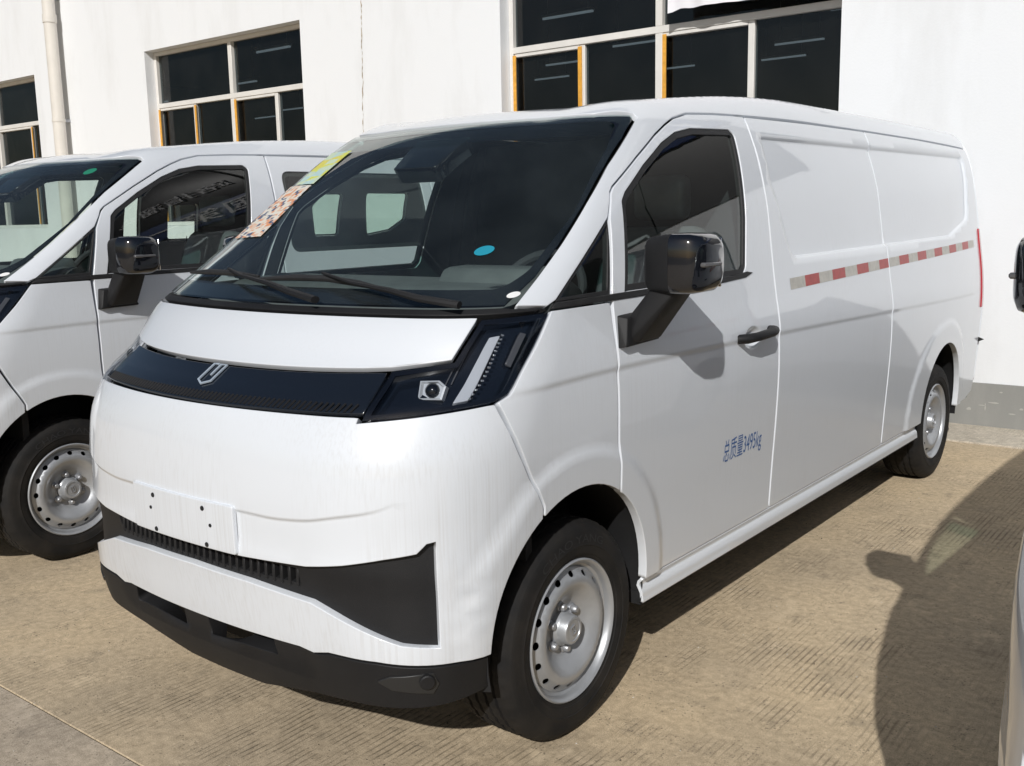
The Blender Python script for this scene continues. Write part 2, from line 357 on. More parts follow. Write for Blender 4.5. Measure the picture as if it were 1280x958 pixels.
class Chart:
    """2-D charts of the skin; every chart shoots rays from inside the body"""
    def __init__(s, kind, c=0.): s.k = kind; s.c = c
    def to2(s, P):
        P = np.asarray(P, float)
        if s.k == 'L': return P[:, [1, 2]]
        if s.k in 'FB': return P[:, [0, 2]]
        if s.k == 'C': return np.stack([np.arctan2(P[:, 0], s.c - P[:, 1]) * 1.3, P[:, 2]], -1)
        if s.k == 'R': return np.stack([np.arctan2(P[:, 0], P[:, 2] - s.c) * .85, P[:, 1]], -1)
    def od(s, U):
        n = len(U); o = np.zeros((n, 3)); d = np.zeros((n, 3))
        if s.k == 'L': o[:, 1] = U[:, 0]; o[:, 2] = U[:, 1]; d[:, 0] = 1
        elif s.k == 'F': o[:, 0] = U[:, 0]; o[:, 1] = 2; o[:, 2] = U[:, 1]; d[:, 1] = -1
        elif s.k == 'B': o[:, 0] = U[:, 0]; o[:, 1] = 2; o[:, 2] = U[:, 1]; d[:, 1] = 1
        elif s.k == 'C': a = U[:, 0] / 1.3; o[:, 1] = s.c; o[:, 2] = U[:, 1]; d[:, 0] = np.sin(a); d[:, 1] = -np.cos(a)
        elif s.k == 'R': a = U[:, 0] / .85; o[:, 1] = U[:, 1]; o[:, 2] = s.c; d[:, 0] = np.sin(a); d[:, 2] = np.cos(a)
        return o, d
    def lift(s, U):
        U = np.asarray(U, float); o, d = s.od(U); a = np.zeros(len(U)); b = np.full(len(U), 3.4)
        for _ in range(32):
            m = (a + b) / 2; f = F(o + d * m[:, None]); a = np.where(f < 0, m, a); b = np.where(f < 0, b, m)
        return o + d * ((a + b) / 2)[:, None]
CL = Chart('L'); CF = Chart('F'); CB = Chart('B'); CC = Chart('C', 1.0); CR = Chart('R', 1.2)
def s3(pts): return CL.lift(np.array(pts, float))
def f3(pts): return CF.lift(np.array(pts, float))
def r3(pts):
    """(x, y) on the roof"""
    P = np.array([[x, y, 0.] for x, y in pts]); a = np.full(len(P), 1.0); b = np.full(len(P), 2.6)
    for _ in range(34):
        m = (a + b) / 2; P[:, 2] = m; f = F(P); a = np.where(f < 0, m, a); b = np.where(f < 0, b, m)
    return P
def mirx(P): return np.asarray(P) * [-1, 1, 1]
def area2(U): return .5 * np.sum(U[:, 0] * np.roll(U[:, 1], -1) - np.roll(U[:, 0], -1) * U[:, 1])
def dens(U, h):
    out = []
    for i in range(len(U)):
        a, b = U[i], U[(i + 1) % len(U)]; n = max(1, int(math.ceil(np.linalg.norm(b - a) / h)))
        for k in range(n): out.append(a + (b - a) * k / n)
    return np.array(out)
def offset(U, d):
    """inset a CCW polygon by d"""
    a = U - np.roll(U, 1, 0); b = np.roll(U, -1, 0) - U
    na = np.stack([-a[:, 1], a[:, 0]], -1); nb = np.stack([-b[:, 1], b[:, 0]], -1)
    na /= np.linalg.norm(na, axis=1)[:, None] + 1e-12; nb /= np.linalg.norm(nb, axis=1)[:, None] + 1e-12
    m = na + nb; m /= np.linalg.norm(m, axis=1)[:, None] + 1e-9
    c = np.clip((m * na).sum(1), .45, 1); return U + m * (d / c)[:, None]
def rnd(U, r, n=6, ang=18):
    """round the corners of a polygon; r scalar or list"""
    U = np.asarray(U, float); out = []; N = len(U)
    for i in range(N):
        p, a, b = U[i], U[i-1], U[(i+1) % N]; u = a - p; v = b - p; lu = np.linalg.norm(u); lv = np.linalg.norm(v)
        ri = r[i] if isinstance(r, (list, tuple)) else r
        turn = 180 - math.degrees(math.acos(np.clip(u @ v / (lu * lv), -1, 1)))
        if ri <= 0 or turn < ang: out.append(p); continue
        t = min(ri * math.tan(R(turn) / 2), lu * .48, lv * .48); A = p + u / lu * t; B = p + v / lv * t
        for k in range(n + 1):
            s = k / n; out.append((1-s)**2 * A + 2*s*(1-s) * p + s*s * B)
    return np.array(out)
def inside(Q, polys):
    ins = np.zeros(len(Q), bool)
    for U in polys:
        a = U; b = np.roll(U, -1, 0)
        for k in range(len(U)):
            y0, y1 = a[k, 1], b[k, 1]
            if y0 == y1: continue
            c = (y0 > Q[:, 1]) != (y1 > Q[:, 1])
            ins ^= c & (Q[:, 0] < (b[k, 0] - a[k, 0]) * (Q[:, 1] - y0) / (y1 - y0) + a[k, 0])
    return ins
def polydist(Q, U, closed=True):
    a = U if closed else U[:-1]; b = np.roll(U, -1, 0) if closed else U[1:]; d = np.full(len(Q), 9.)
    for k in range(len(a)):
        e = b[k] - a[k]; L2 = e @ e + 1e-15; t = np.clip(((Q - a[k]) @ e) / L2, 0, 1)
        d = np.minimum(d, np.linalg.norm(Q - a[k] - t[:, None] * e, axis=1))
    return d
def triangulate(polys, h, feats=()):
    """constrained Delaunay of outer+holes with an interior grid"""
    lo = polys[0].min(0); hi = polys[0].max(0)
    gx = np.arange(lo[0] + h / 2, hi[0], h); gy = np.arange(lo[1] + h / 2, hi[1], h * .9)
    G = np.array([(x + (h / 2 if j % 2 else 0), y) for j, y in enumerate(gy) for x in gx])
    if len(G):
        G = G[inside(G, polys)]
        for U in polys: G = G[polydist(G, U) > h * .42] if len(G) else G
        for U, cl in feats: G = G[polydist(G, U, cl) > h * .30] if len(G) else G
    V = []; E = []
    for U in polys:
        n0 = len(V); V += [tuple(u) for u in U]; E += [(n0 + i, n0 + (i + 1) % len(U)) for i in range(len(U))]
    for U, cl in feats:
        n0 = len(V); V += [tuple(u) for u in U]; E += [(n0 + i, n0 + i + 1) for i in range(len(U) - 1)] + ([(n0 + len(U) - 1, n0)] if cl else [])
    V += [tuple(g) for g in G]
    vo, _, fo, _, _, _ = delaunay_2d_cdt([Vector(v) for v in V], E, [], 0, 1e-7, False)
    vo = np.array([tuple(v) for v in vo]); T = []
    for f in fo:
        f = list(f)
        for k in range(1, len(f) - 1): T.append((f[0], f[k], f[k+1]))
    T = np.array(T); c = vo[T].mean(1); T = T[inside(c, polys)]
    a = vo[T]; ar = (a[:, 1, 0]-a[:, 0, 0])*(a[:, 2, 1]-a[:, 0, 1]) - (a[:, 2, 0]-a[:, 0, 0])*(a[:, 1, 1]-a[:, 0, 1])
    T[ar < 0] = T[ar < 0][:, ::-1]; T = T[np.abs(ar) > 1e-10]
    used = np.unique(T); mp = -np.ones(len(vo), int); mp[used] = np.arange(len(used))
    return vo[used], mp[T]
def panel_mesh(chart, outer, holes=(), h=.04, gap=.0025, off=0., disp=None, feats=(), edge=.003, depth=.014, liner=False, rr=0.):
    def prep(P, hole, r):
        U = chart.to2(P) if np.shape(P)[1] == 3 else np.asarray(P, float)
        if area2(U) < 0: U = U[::-1]
        if r: U = rnd(U, r)
        U = dens(U, h * .55)
        d = gap + edge
        return offset(U, -d if hole else d)
    polys = [prep(outer, False, rr)] + [prep(*(hh if isinstance(hh, tuple) else (hh, 0)), ) if False else prep(hh[0], True, hh[1]) for hh in holes]
    ft = []
    for f in feats:
        U, cl = f; U = chart.to2(U) if np.shape(U)[1] == 3 else np.asarray(U, float)
        U = dens(U, h * .6) if cl else np.concatenate([dens(U, h * .6)[: -max(1, int(math.ceil(np.linalg.norm(U[0]-U[-1]) / (h * .6))))], U[-1:]])
        k = inside(U, polys)
        for P_ in polys: k &= polydist(U, P_) > h * .12
        # split into runs that stay inside
        run = []
        runs = []
        for i in range(len(U)):
            if k[i]: run.append(U[i])
            elif run: runs.append(run); run = []
        if run: runs.append(run)
        if cl and len(runs) == 1 and len(runs[0]) == len(U): ft.append((U, True))
        else: ft += [(np.array(r_), False) for r_ in runs if len(r_) > 1]
    U, T = triangulate(polys, h, ft)
    P = chart.lift(U); n = grad(P)
    if disp is not None:
        e = 1e-4; d = disp(P); g = np.stack([(disp(P + v) - disp(P - v)) / (2 * e) for v in np.eye(3) * e], -1)
        g = g - n * (g * n).sum(1)[:, None]; P = P + n * d[:, None]; n = n - g; n /= np.linalg.norm(n, axis=1)[:, None]
    P = P + n * off
    # orientation
    fn = np.cross(P[T[:, 1]] - P[T[:, 0]], P[T[:, 2]] - P[T[:, 0]]); flip = (fn * n[T[:, 0]]).sum(1).sum() < 0
    if flip: T = T[:, ::-1]
    ed = {}
    for t in T:
        for i in range(3):
            a, b = int(t[i]), int(t[(i + 1) % 3]); ed[(a, b)] = ed.get((a, b), 0) + 1
    bd = [(a, b) for (a, b) in ed if (b, a) not in ed]
    V = [P]; NN = [n]; faces = [tuple(t) for t in T]; mi = [0] * len(faces); base = len(P)
    if edge > 0:
        tout = {}
        for a, b in bd:
            t = np.cross(P[b] - P[a], n[a]); t /= np.linalg.norm(t) + 1e-12
            for v in (a, b): tout[v] = tout.get(v, 0) + t
        ids = sorted(tout); idx = {v: i for i, v in enumerate(ids)}
        t = np.array([tout[v] / (np.linalg.norm(tout[v]) + 1e-9) for v in ids]); Pb = P[ids]; nb = n[ids]; m = len(ids)
        rings = [(Pb + edge * (.62 * t - .2 * nb), .78 * nb + .62 * t), (Pb + edge * (t - nb), .15 * nb + t), (Pb + edge * t - depth * nb, t)]
        prev = np.array(ids); off0 = base
        for rp, rn in rings:
            V.append(rp); NN.append(rn / np.linalg.norm(rn, axis=1)[:, None]); cur = off0 + np.arange(m)
            for a, b in bd:
                i, j = idx[a], idx[b]; faces.append((prev[j], prev[i], cur[i], cur[j])); mi.append(0)
            prev = cur; off0 += m
        base = off0
    if liner:
        V.append(P - n * (depth * .95)); NN.append(-n); faces += [tuple(base + x for x in t[::-1]) for t in T]; mi += [1] * len(T)
    V = np.concatenate(V); NN = np.concatenate(NN)
    return V, faces, NN, mi
def panel(name, chart, outer, mat, parent, both=False, holes=(), liner=None, **k):
    V, Fc, N, mi = panel_mesh(chart, outer, holes, liner=liner is not None, **k)
    mats = [mat] + ([liner] if liner is not None else [])
    o = mk(name, raw(V, Fc, True, N, mi), mats, parent)
    if both:
        o2 = mk(name, raw(V * [-1, 1, 1], [f[::-1] for f in Fc], True, N * [-1, 1, 1], mi), mats, parent)
        return o, o2
    return o
def mirror_mesh(me):
    m = me.copy(); m.transform(Matrix.Scale(-1, 4, (1, 0, 0))); m.flip_normals(); return m
def pair(name, me, mat, parent):
    a = mk(name, me, mat, parent); b = bpy.data.objects.new(name, mirror_mesh(me)); COL.objects.link(b); b.parent = parent
    return a, b
# ------------------------------------------------------------------ ground
def slab(name, x0, x1, y0, y1, z0, z1, mat, parent, jag=.006):
    """a cast slab whose long edges are chipped and uneven"""
    n = int((x1 - x0) / .12); xs = np.linspace(x0, x1, n + 1)
    near = (np.abs(xs) < 8).astype(float)
    ja = np.cumsum(np.random.RandomState(int(abs(y0) * 97) + 3).normal(0, .003, n + 1)); ja = np.clip(ja - ja.mean(), -jag, jag) * near
    V = []; Fc = []
    for i, x in enumerate(xs):
        V += [(x, y0 + ja[i], z0), (x, y0 + ja[i], z1 - .003), (x, y0 + ja[i] + .002, z1), (x, y1 - ja[i] - .002, z1), (x, y1 - ja[i], z1 - .003), (x, y1 - ja[i], z0)]
    for i in range(n):
        for k in range(5): Fc.append((i*6+k, i*6+k+1, i*6+6+k+1, i*6+6+k)[::-1])
    return mk(name, raw(V, Fc), mat, parent)
g = mk('ground', raw([(-400, -400, -.006), (400, -400, -.006), (400, 400, -.006), (-400, 400, -.006)], [(0, 1, 2, 3)]), EARTH)
tag(g, kind='structure')
slab('slab', -40, 40, -.906, 4.772, -.02, 0., CONC, g)
slab('slab', -40, 40, -26, -.911, -.02, .0, CONCF, g)
ap = slab('apron', -40, 40, 4.778, 5.372, -.02, .012, APRON, g, .004)
def specks(n, mat, s0, s1, seed):
    rs = np.random.RandomState(seed); V = []; Fc = []
    for _ in range(n):
        x = rs.uniform(-1.2, 2.2); y = rs.uniform(-1.6, 3.4); s = rs.uniform(s0, s1); a = rs.uniform(0, 6.3); b = len(V)
        k = rs.randint(4, 7); pts = [(x + s * rs.uniform(.5, 1) * math.cos(a + 6.283 * i / k), y + s * rs.uniform(.5, 1) * math.sin(a + 6.283 * i / k), .0005) for i in range(k)]
        V += pts + [(x, y, s * .9)]
        for i in range(k): Fc.append((b + i, b + (i + 1) % k, b + k))
    return raw(V, Fc)
tag(mk('grit', specks(220, None, .0018, .0045, 4), simple('grit_pale', (.55, .52, .46), .9)), 'pale grit and crumbs scattered over the concrete', 'grit', kind='stuff')
tag(mk('grit_dark', specks(150, None, .0018, .005, 9), simple('grit_brown', (.07, .055, .04), .9)), 'dark crumbs scattered over the concrete', 'grit', kind='stuff')

# ------------------------------------------------------------------ building
WY = 5.368
bl = tag(empty('building', (-4.6, WY, 0)), 'white plastered building with framed windows and grey base band behind the vans', 'building')
def bchild(name, me, mat, parent=None):
    o = mk(name, me, mat, parent or bl)
    me.transform(Matrix.Translation((4.6, -WY, 0)))
    return o
OPEN = [(-15.6, -12.50, 1.55, 3.78), (-9.62, -6.55, 1.55, 3.785), (-3.70, -.42, 1.55, 4.45)]
X0, X1, ZT, DEP = -18., 9., 7.5, .16
def wall_mesh():
    V = []; Fc = []
    def quad(a, b, c, d):
        n = len(V); V.extend([a, b, c, d]); Fc.append((n, n+1, n+2, n+3))
    xs = sorted({X0, X1, *[o[0] for o in OPEN], *[o[1] for o in OPEN]}); zs = sorted({.32, ZT, *[o[2] for o in OPEN], *[o[3] for o in OPEN]})
    for i in range(len(xs) - 1):
        for j in range(len(zs) - 1):
            cx = (xs[i] + xs[i+1]) / 2; cz = (zs[j] + zs[j+1]) / 2
            if any(o[0] < cx < o[1] and o[2] < cz < o[3] for o in OPEN): continue
            quad((xs[i], WY, zs[j]), (xs[i+1], WY, zs[j]), (xs[i+1], WY, zs[j+1]), (xs[i], WY, zs[j+1]))
    for a, b, c, d in OPEN:
        y2 = WY + DEP + .06
        quad((a, WY, c), (a, WY, d), (a, y2, d), (a, y2, c)); quad((b, WY, d), (b, WY, c), (b, y2, c), (b, y2, d))
        quad((a, WY, d), (b, WY, d), (b, y2, d), (a, y2, d)); quad((b, WY, c), (a, WY, c), (a, y2, c), (b, y2, c))
    quad((X0, WY, ZT), (X1, WY, ZT), (X1, WY + 9, ZT), (X0, WY + 9, ZT))
    quad((X1, WY, .0), (X1, WY + 9, .0), (X1, WY + 9, ZT), (X1, WY, ZT)); quad((X0, WY + 9, .0), (X0, WY, .0), (X0, WY, ZT), (X0, WY + 9, ZT))
    me = raw(V, Fc); return me
bchild('wall', wall_mesh(), WALLM)
def dado_mesh():
    n = 90; xs = np.linspace(X0, X1, n); rs = np.random.RandomState(5); V = []; Fc = []
    for x in xs:
        z = .322 + rs.uniform(-.004, .004); V += [(x, WY - .012, -.02), (x, WY - .012, z), (x, WY + .01, z + .004)]
    for i in range(n - 1):
        for k in range(2): Fc.append((i*3+k, i*3+3+k, i*3+4+k, i*3+k+1))
    return raw(V, Fc)
bchild('dado', dado_mesh(), DADOM)
DADOCHIP = simple('dado_chip', (.42, .41, .38), .8)
for (sx, sz, w, h_) in ((.80, .19, .10, .014), (.74, .155, .012, .06), (.72, .165, .07, .010), (.63, .13, .045, .03), (.92, .12, .06, .012), (.98, .16, .03, .02), (.84, .27, .03, .012)):
    rs = np.random.RandomState(int(sx * 1000)); k = 9
    pts = [(sx + w * .5 * rs.uniform(.55, 1) * math.cos(6.283 * i / k), WY - .0145, sz + h_ * .5 * rs.uniform(.55, 1) * math.sin(6.283 * i / k)) for i in range(k)]
    bchild('chipped_paint', raw(pts, [tuple(range(k))]), DADOCHIP)
# hairline crack in the plaster
def crack(x, z0, z1, w):
    rs = np.random.RandomState(11); n = 60; V = []; Fc = []; dx = 0
    for i in range(n + 1):
        z = z0 + (z1 - z0) * i / n; dx += rs.uniform(-.008, .008); ww = w * rs.uniform(.2, 1.3) * (1 if rs.rand() > .25 else .1)
        V += [(x + dx - ww, WY - .003, z), (x + dx + ww, WY - .003, z)]
    for i in range(n): Fc.append((2*i, 2*i+1, 2*i+3, 2*i+2))
    return raw(V, Fc)
bchild('crack', crack(-5.61, 2.3, 4.1, .007), simple('crack_dirt', (.40, .33, .25), .9, noise=.3, nscale=30))
# window: frame bars, panes, orange protective film left on some bars
def window(a, b, c, d, tr, mx, sub, films):
    w = empty('window', (0, 0, 0), 0, bl); w.location = (0, 0, 0)
    y0, y1 = WY + DEP - .03, WY + DEP + .05; t = .05
    def bar(x0, x1, z0, z1, yy0=y0, yy1=y1, m=FRAMEM, nm='frame_bar', bev=.004):
        return bchild(nm, box(x0, x1, yy0, yy1, z0, z1, bev, 1), m, w)
    bar(a + .002, a + t, c, d - .002); bar(b - t, b - .002, c, d - .002); bar(a + t, b - t, d - t, d - .003); bar(a + t, b - t, c + .001, c + t)
    bar(a + t, b - t, tr - .03, tr + .03, y0 - .006, y1 - .002)
    for x in mx: bar(x - .035, x + .035, c + t, tr - .03, y0 - .004, y1 - .003); bar(x - .035, x + .035, tr + .03, d - t, y0 - .004, y1 - .003)
    for x in sub:
        bar(x - .028, x + .028, c + t, tr - .03, y0 + .006, y1 - .004)
    xs = [a + t] + list(mx) + [b - t]
    for i in range(len(xs) - 1):
        bchild('pane', box(xs[i] + .005, xs[i+1] - .005, WY + DEP + .014, WY + DEP + .019, tr + .03, d - t), WINGL, w)
    xl = sorted([a + t] + list(mx) + list(sub) + [b - t])
    for i in range(len(xl) - 1):
        yy = WY + DEP + (.006 if i % 2 else .022)
        bchild('pane', box(xl[i] + .004, xl[i+1] - .004, yy, yy + .005, c + t, tr - .03), WINGL, w)
        if i % 2 == 0:   # sliding sash top rail
            bar(xl[i] + .01, xl[i+1] - .03, tr - .062, tr - .031, y0 + .004, y1 - .02, FRAMEM, 'sash_rail', .003)
    for x, wd_ in films: bar(x - wd_, x + wd_, c + t + .01, tr - .045, y0 - .0085, y0 + .003, FILMO, 'protective_film', .001)
    return w
window(-15.6, -12.50, 1.55, 3.78, 3.115, [-14.05], [-14.8, -13.0], [(-12.97, .012)])
window(-9.62, -6.55, 1.55, 3.785, 3.10, [-8.01], [-8.80, -7.19], [(-9.565, .018), (-8.775, .016), (-7.955, .018)])
window(-3.70, -.42, 1.55, 4.45, 3.14, [-2.06], [-2.86, -1.21], [(-3.635, .018), (-2.88, .02), (-2.005, .018)])
# the dark room behind and its ceiling lamps
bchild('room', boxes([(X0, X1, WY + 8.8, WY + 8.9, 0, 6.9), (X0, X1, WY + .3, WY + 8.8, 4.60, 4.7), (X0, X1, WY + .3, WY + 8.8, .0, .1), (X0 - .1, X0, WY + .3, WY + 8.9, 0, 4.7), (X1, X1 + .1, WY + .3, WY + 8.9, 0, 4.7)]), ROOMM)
for k, (px, py, ln_) in enumerate([(-6.9, 6.9, 0.75), (-9.4, 7.3, 0.75), (-8.3, 9.0, 0.75), (-10.6, 9.2, 0.75), (-3.1, 8.3, 0.75), (-4.9, 8.2, 0.75), (-2.0, 10.2, 0.75), (-14.0, 7.2, 0.75), (-12.6, 9.2, 0.75), (-5.4, 10.6, 0.75), (-3.6, 12.2, 0.75), (-7.2, 11.4, 0.75), (-12.0, 11.8, 0.75), (-16.2, 9.8, 0.75), (-6.2, 13.2, 0.75), (-8.4, 12.7, 0.75), (-4.4, 13.5, 0.75), (-13.6, 13.0, 0.75), (-15.4, 12.6, 0.75), (-17.2, 13.3, 0.75), (-10.4, 13.1, 1.2)]):
    e = tag(empty('ceiling_lamp', (px, py, 4.0)), 'lit white tube lamp hanging in the dark room behind the windows', 'lamp', 'tube lamps inside the building')
    mk('tube', box(-ln_ / 2, ln_ / 2, -.014, .014, -.012, .012, .005), TUBE, e); mk('housing', box(-ln_ / 2, ln_ / 2, -.04, .04, .013, .045, .005, 1), FRAMEM, e)
    pair('hanger', tube([(.3, 0, .045), (.3, 0, .6)], .004, 6), FRAMEM, e)
# cloth banner folded over the window transom
def banner():
    nx, nz = 60, 26; V = []; Fc = []
    for i in range(nx + 1):
        for j in range(nz + 1):
            u = i / nx; v = j / nz; x = -1.875 + u * 2.35; z = 3.222 + v * 2.2 + .02 * math.sin(u * 9) * (1 - v) - .06 * u * (1 - v) * 0
            z += (.018 * math.exp(-((u - .05) / .03)**2)) * (1 - v)
            V.append((x, WY - .05 + .012 * math.sin(u * 31 + 2 * v) + .008 * math.sin(u * 77), z))
    for i in range(nx):
        for j in range(nz): a = i * (nz + 1) + j; Fc.append((a, a + nz + 1, a + nz + 2, a + 1))
    return raw(V, Fc, True)
tag(mk('banner', banner(), CLOTH), 'white cloth banner hanging over the upper panes of the middle window', 'banner')
# signboards on the wall beyond the right edge of the picture
def text_mesh(s, w, h_, x, y, z):
    cu = bpy.data.curves.new('t', 'FONT'); cu.body = s; cu.size = 1; cu.extrude = .02; to = bpy.data.objects.new('t', cu); COL.objects.link(to)
    me = bpy.data.meshes.new_from_object(to.evaluated_get(bpy.context.evaluated_depsgraph_get())); COL.objects.unlink(to); bpy.data.objects.remove(to)
    co = np.array([tuple(q.co) for q in me.vertices]); a = co.min(0); b = co.max(0)
    me.vertices.foreach_set('co', np.stack([x + w * (co[:, 0] - a[0]) / (b[0] - a[0]), y - co[:, 2], z + h_ * (co[:, 1] - a[1]) / (b[1] - a[1])], -1).ravel()); me.update(); return me
sg = tag(empty('signboard', (5.6, WY, 4.15)), 'long blue signboard with white characters on the wall right of the vans', 'sign')
SBL = simple('sign_blue', (.02, .05, .17), .4); SDK = simple('sign_dark', (.02, .022, .028), .4); SWH = simple('sign_white', (.75, .76, .78), .5)
mk('board', box(-3.75, 3.3, -.10, -.01, -.10, .80, .01), SBL, sg); mk('lettering', text_mesh('国第一', 2.7, .62, -3.6, -.13, .04), SWH, sg)
mk('upper_board', box(-3.75, 3.3, -.09, -.01, .81, 3.2, .01), SDK, sg); mk('lettering', text_mesh('路指溜驾', 3.4, .42, -3.5, -.12, 1.45), SWH, sg)
shop = empty('window_band', (0, 0, 0), 0, bl)
for k in range(4): bchild('dark_pane', box(2.0 + k * 1.7, 3.64 + k * 1.7, WY - .03, WY - .003, 2.66, 4.04, .006, 1), SDK, shop)
for k in range(5): bchild('pane_post', box(1.93 + k * 1.7, 1.995 + k * 1.7, WY - .05, WY - .002, 2.64, 4.045, .004, 1), SDK, shop)
# rain pipe
dp = empty('drainpipe', (0, 0, 0), 0, bl)
bchild('pipe', tube([(-11.62, WY - .16, .0), (-11.62, WY - .16, 7.4)], .085, 20), PIPEM, dp)
for z in (4.43, 1.4): bchild('coupling', tube([(-11.62, WY - .16, z - .055), (-11.62, WY - .16, z + .055)], .095, 20), PIPEM, dp)
for z in (4.72, 3.05, .9):
    bchild('bracket', tube([(-11.62, WY - .16, z - .022), (-11.62, WY - .16, z + .022)], .092, 20), PIPEM, dp); bchild('bracket_arm', box(-11.65, -11.59, WY - .08, WY - .002, z - .02, z + .02, .003), STEEL, dp)

# ------------------------------------------------------------------ wheels
def disc_mesh():
    """pressed steel wheel disc with a ring of oval vent holes"""
    n = 96; th = np.linspace(0, 2 * np.pi, n, endpoint=False)
    outer = np.stack([.192 * np.cos(th), .192 * np.sin(th)], -1); polys = [outer]
    for k in range(16):
        a = 2 * math.pi * k / 16; c = np.array([math.cos(a), math.sin(a)]); t = np.array([-c[1], c[0]])
        s = np.linspace(0, 2 * np.pi, 14, endpoint=False)
        polys.append(c * .1755 + np.outer(np.cos(s) * .0095, c) + np.outer(np.sin(s) * .0135, t))
    U, T = triangulate(polys, .011); r = np.linalg.norm(U, axis=1)
    prof = pch([0, .045, .062, .080, .100, .125, .148, .162, .180, .193], [-.052, -.052, -.052, -.050, -.038, -.016, -.004, -.006, -.020, -.026])
    e = 1e-4; x = prof(r); dr = (prof(r + e) - prof(np.maximum(r - e, 0))) / (2 * e); c = U / (r[:, None] + 1e-9)
    N = np.stack([np.ones_like(r), -dr * c[:, 0], -dr * c[:, 1]], -1); N /= np.linalg.norm(N, axis=1)[:, None]
    V = np.stack([x, U[:, 0], U[:, 1]], -1); Fc = [tuple(t) for t in T]
    Fn = np.cross(V[T[:, 1]] - V[T[:, 0]], V[T[:, 2]] - V[T[:, 0]])[:, 0].sum()
    if Fn < 0: Fc = [f[::-1] for f in Fc]
    ed = set()
    for f in Fc:
        for i in range(3): ed.add((f[i], f[(i+1) % 3]))
    b = [(p, q) for p, q in ed if (q, p) not in ed]; nv = len(V); V2 = V.copy(); V2[:, 0] -= .006; N2 = N.copy()
    for p, q in b: Fc.append((q, p, nv + p, nv + q))
    return raw(np.concatenate([V, V2]), Fc, True, np.concatenate([N, N2]))
DISC = disc_mesh(); DISC.materials.append(RIMM)
RIM = lathe_x([(-.175, .205), (-.165, .200), (-.06, .184), (-.040, .186), (-.030, .193), (-.024, .204), (-.010, .2075), (-.003, .2125), (.001, .218), (-.003, .2225), (-.012, .222), (-.03, .212), (-.16, .212), (-.175, .205)], 96); RIM.materials.append(RIMM)
TR = .342
def tyre_mesh():
    prof = [(-.205, .215), (-.222, .235), (-.232, .265), (-.230, .300), (-.218, .325), (-.200, .336)]
    gx = [-.168, -.130, -.092, -.054]; xs = []
    tr = [(-.195, TR - .0035)]
    for g_ in gx: tr += [(g_ - .006, TR - .0005 + .0), (g_ - .0045, TR - .008), (g_ + .0045, TR - .008), (g_ + .006, TR - .0005)]
    tr += [(-.027, TR - .0035)]
    out = [(-.022, .336), (-.010, .328), (-.0035, .318), (-.002, .3165), (-.0005, .315), (.004, .300), (.0065, .282), (.0075, .268), (.0085, .2665), (.0085, .264), (.0065, .262), (.005, .245), (.002, .236), (-.001, .2345), (-.003, .228), (-.009, .221), (-.012, .215)]
    P = prof + tr + out; n = 144; V = []; Fc = []; m = len(P)
    for k in range(n):
        a = 2 * math.pi * k / n
        for i, (x, r) in enumerate(P):
            rr = r
            if r > TR - .006 and i >= len(prof) and i < len(prof) + len(tr):
                rr -= .0035 if (k % 3 == 0) else 0
            elif .325 < r < .339: rr -= .003 if (k % 3 == 0) else 0
            V.append((x, rr * math.cos(a), rr * math.sin(a)))
    for k in range(n):
        for i in range(m - 1): k2 = (k + 1) % n; Fc.append((k*m+i, k*m+i+1, k2*m+i+1, k2*m+i))
    bm = bmesh.new(); vs = [bm.verts.new(v) for v in V]
    for f in Fc: bm.faces.new([vs[i] for i in f])
    me = bm_mesh(bm, True); me.set_sharp_from_angle(angle=R(30)); return me
TYM = tyre_mesh(); TYM.materials.append(TYRE)
def tyre_text():
    cu = bpy.data.curves.new('t', 'FONT'); cu.body = 'CHAO YANG'; cu.size = 1; to = bpy.data.objects.new('t', cu); COL.objects.link(to)
    me = bpy.data.meshes.new_from_object(to.evaluated_get(bpy.context.evaluated_depsgraph_get())); COL.objects.unlink(to); bpy.data.objects.remove(to)
    co = np.array([tuple(q.co) for q in me.vertices]); a = co.min(0); b = co.max(0)
    an = .62 - 1.15 * (co[:, 0] - a[0]) / (b[0] - a[0]); rr = .274 + .024 * (co[:, 1] - a[1]) / (b[1] - a[1])
    me.vertices.foreach_set('co', np.stack([np.interp(rr, [.26, .268, .282, .3], [.0072, .0082, .0074, .0048]) + .0012, rr * np.sin(-an), rr * np.cos(an)], -1).ravel()); me.update(); return me
TTX = tyre_text(); TTX.materials.append(simple('tyre_letters', (.020, .020, .021), .7))
CAPM = lathe_x([(-.06, .058), (-.040, .056), (-.034, .050), (-.030, .048), (-.010, .0455), (-.004, .042), (-.003, .034), (-.006, .0325), (-.006, .0)], 40); CAPM.materials.append(RIMM)
NUT = lathe_x([(-.060, .017), (-.046, .016), (-.044, .0125), (-.032, .0115), (-.028, .008), (-.027, 0)], 6 * 3); NUT.materials.append(STEEL)
STUDB = lathe_x([(-.06, .0145), (-.043, .0135), (-.042, 0)], 14); STUDB.materials.append(RIMM)
BADGE = boxes([(-.0065, -.0025, -.012, .012, .011, .015), (-.0065, -.0025, -.012, -.008, -.012, .011), (-.0065, -.0025, .008, .012, -.012, .011), (-.0065, -.0025, -.008, .008, -.016, -.012), (-.0065, -.0025, -.002, .002, -.004, .011)]); BADGE.materials.append(STEEL)
SHADOW_DISC = lathe_x([(-.06, .182), (-.06, .0)], 40); SHADOW_DISC.materials.append(UNDER)  # flat black disc standing in for the shade behind the vent holes
def link(name, me, parent, loc=(0, 0, 0), rx=0.):
    o = bpy.data.objects.new(name, me); COL.objects.link(o); o.parent = parent; o.location = loc; o.rotation_euler = (rx, 0, 0); return o
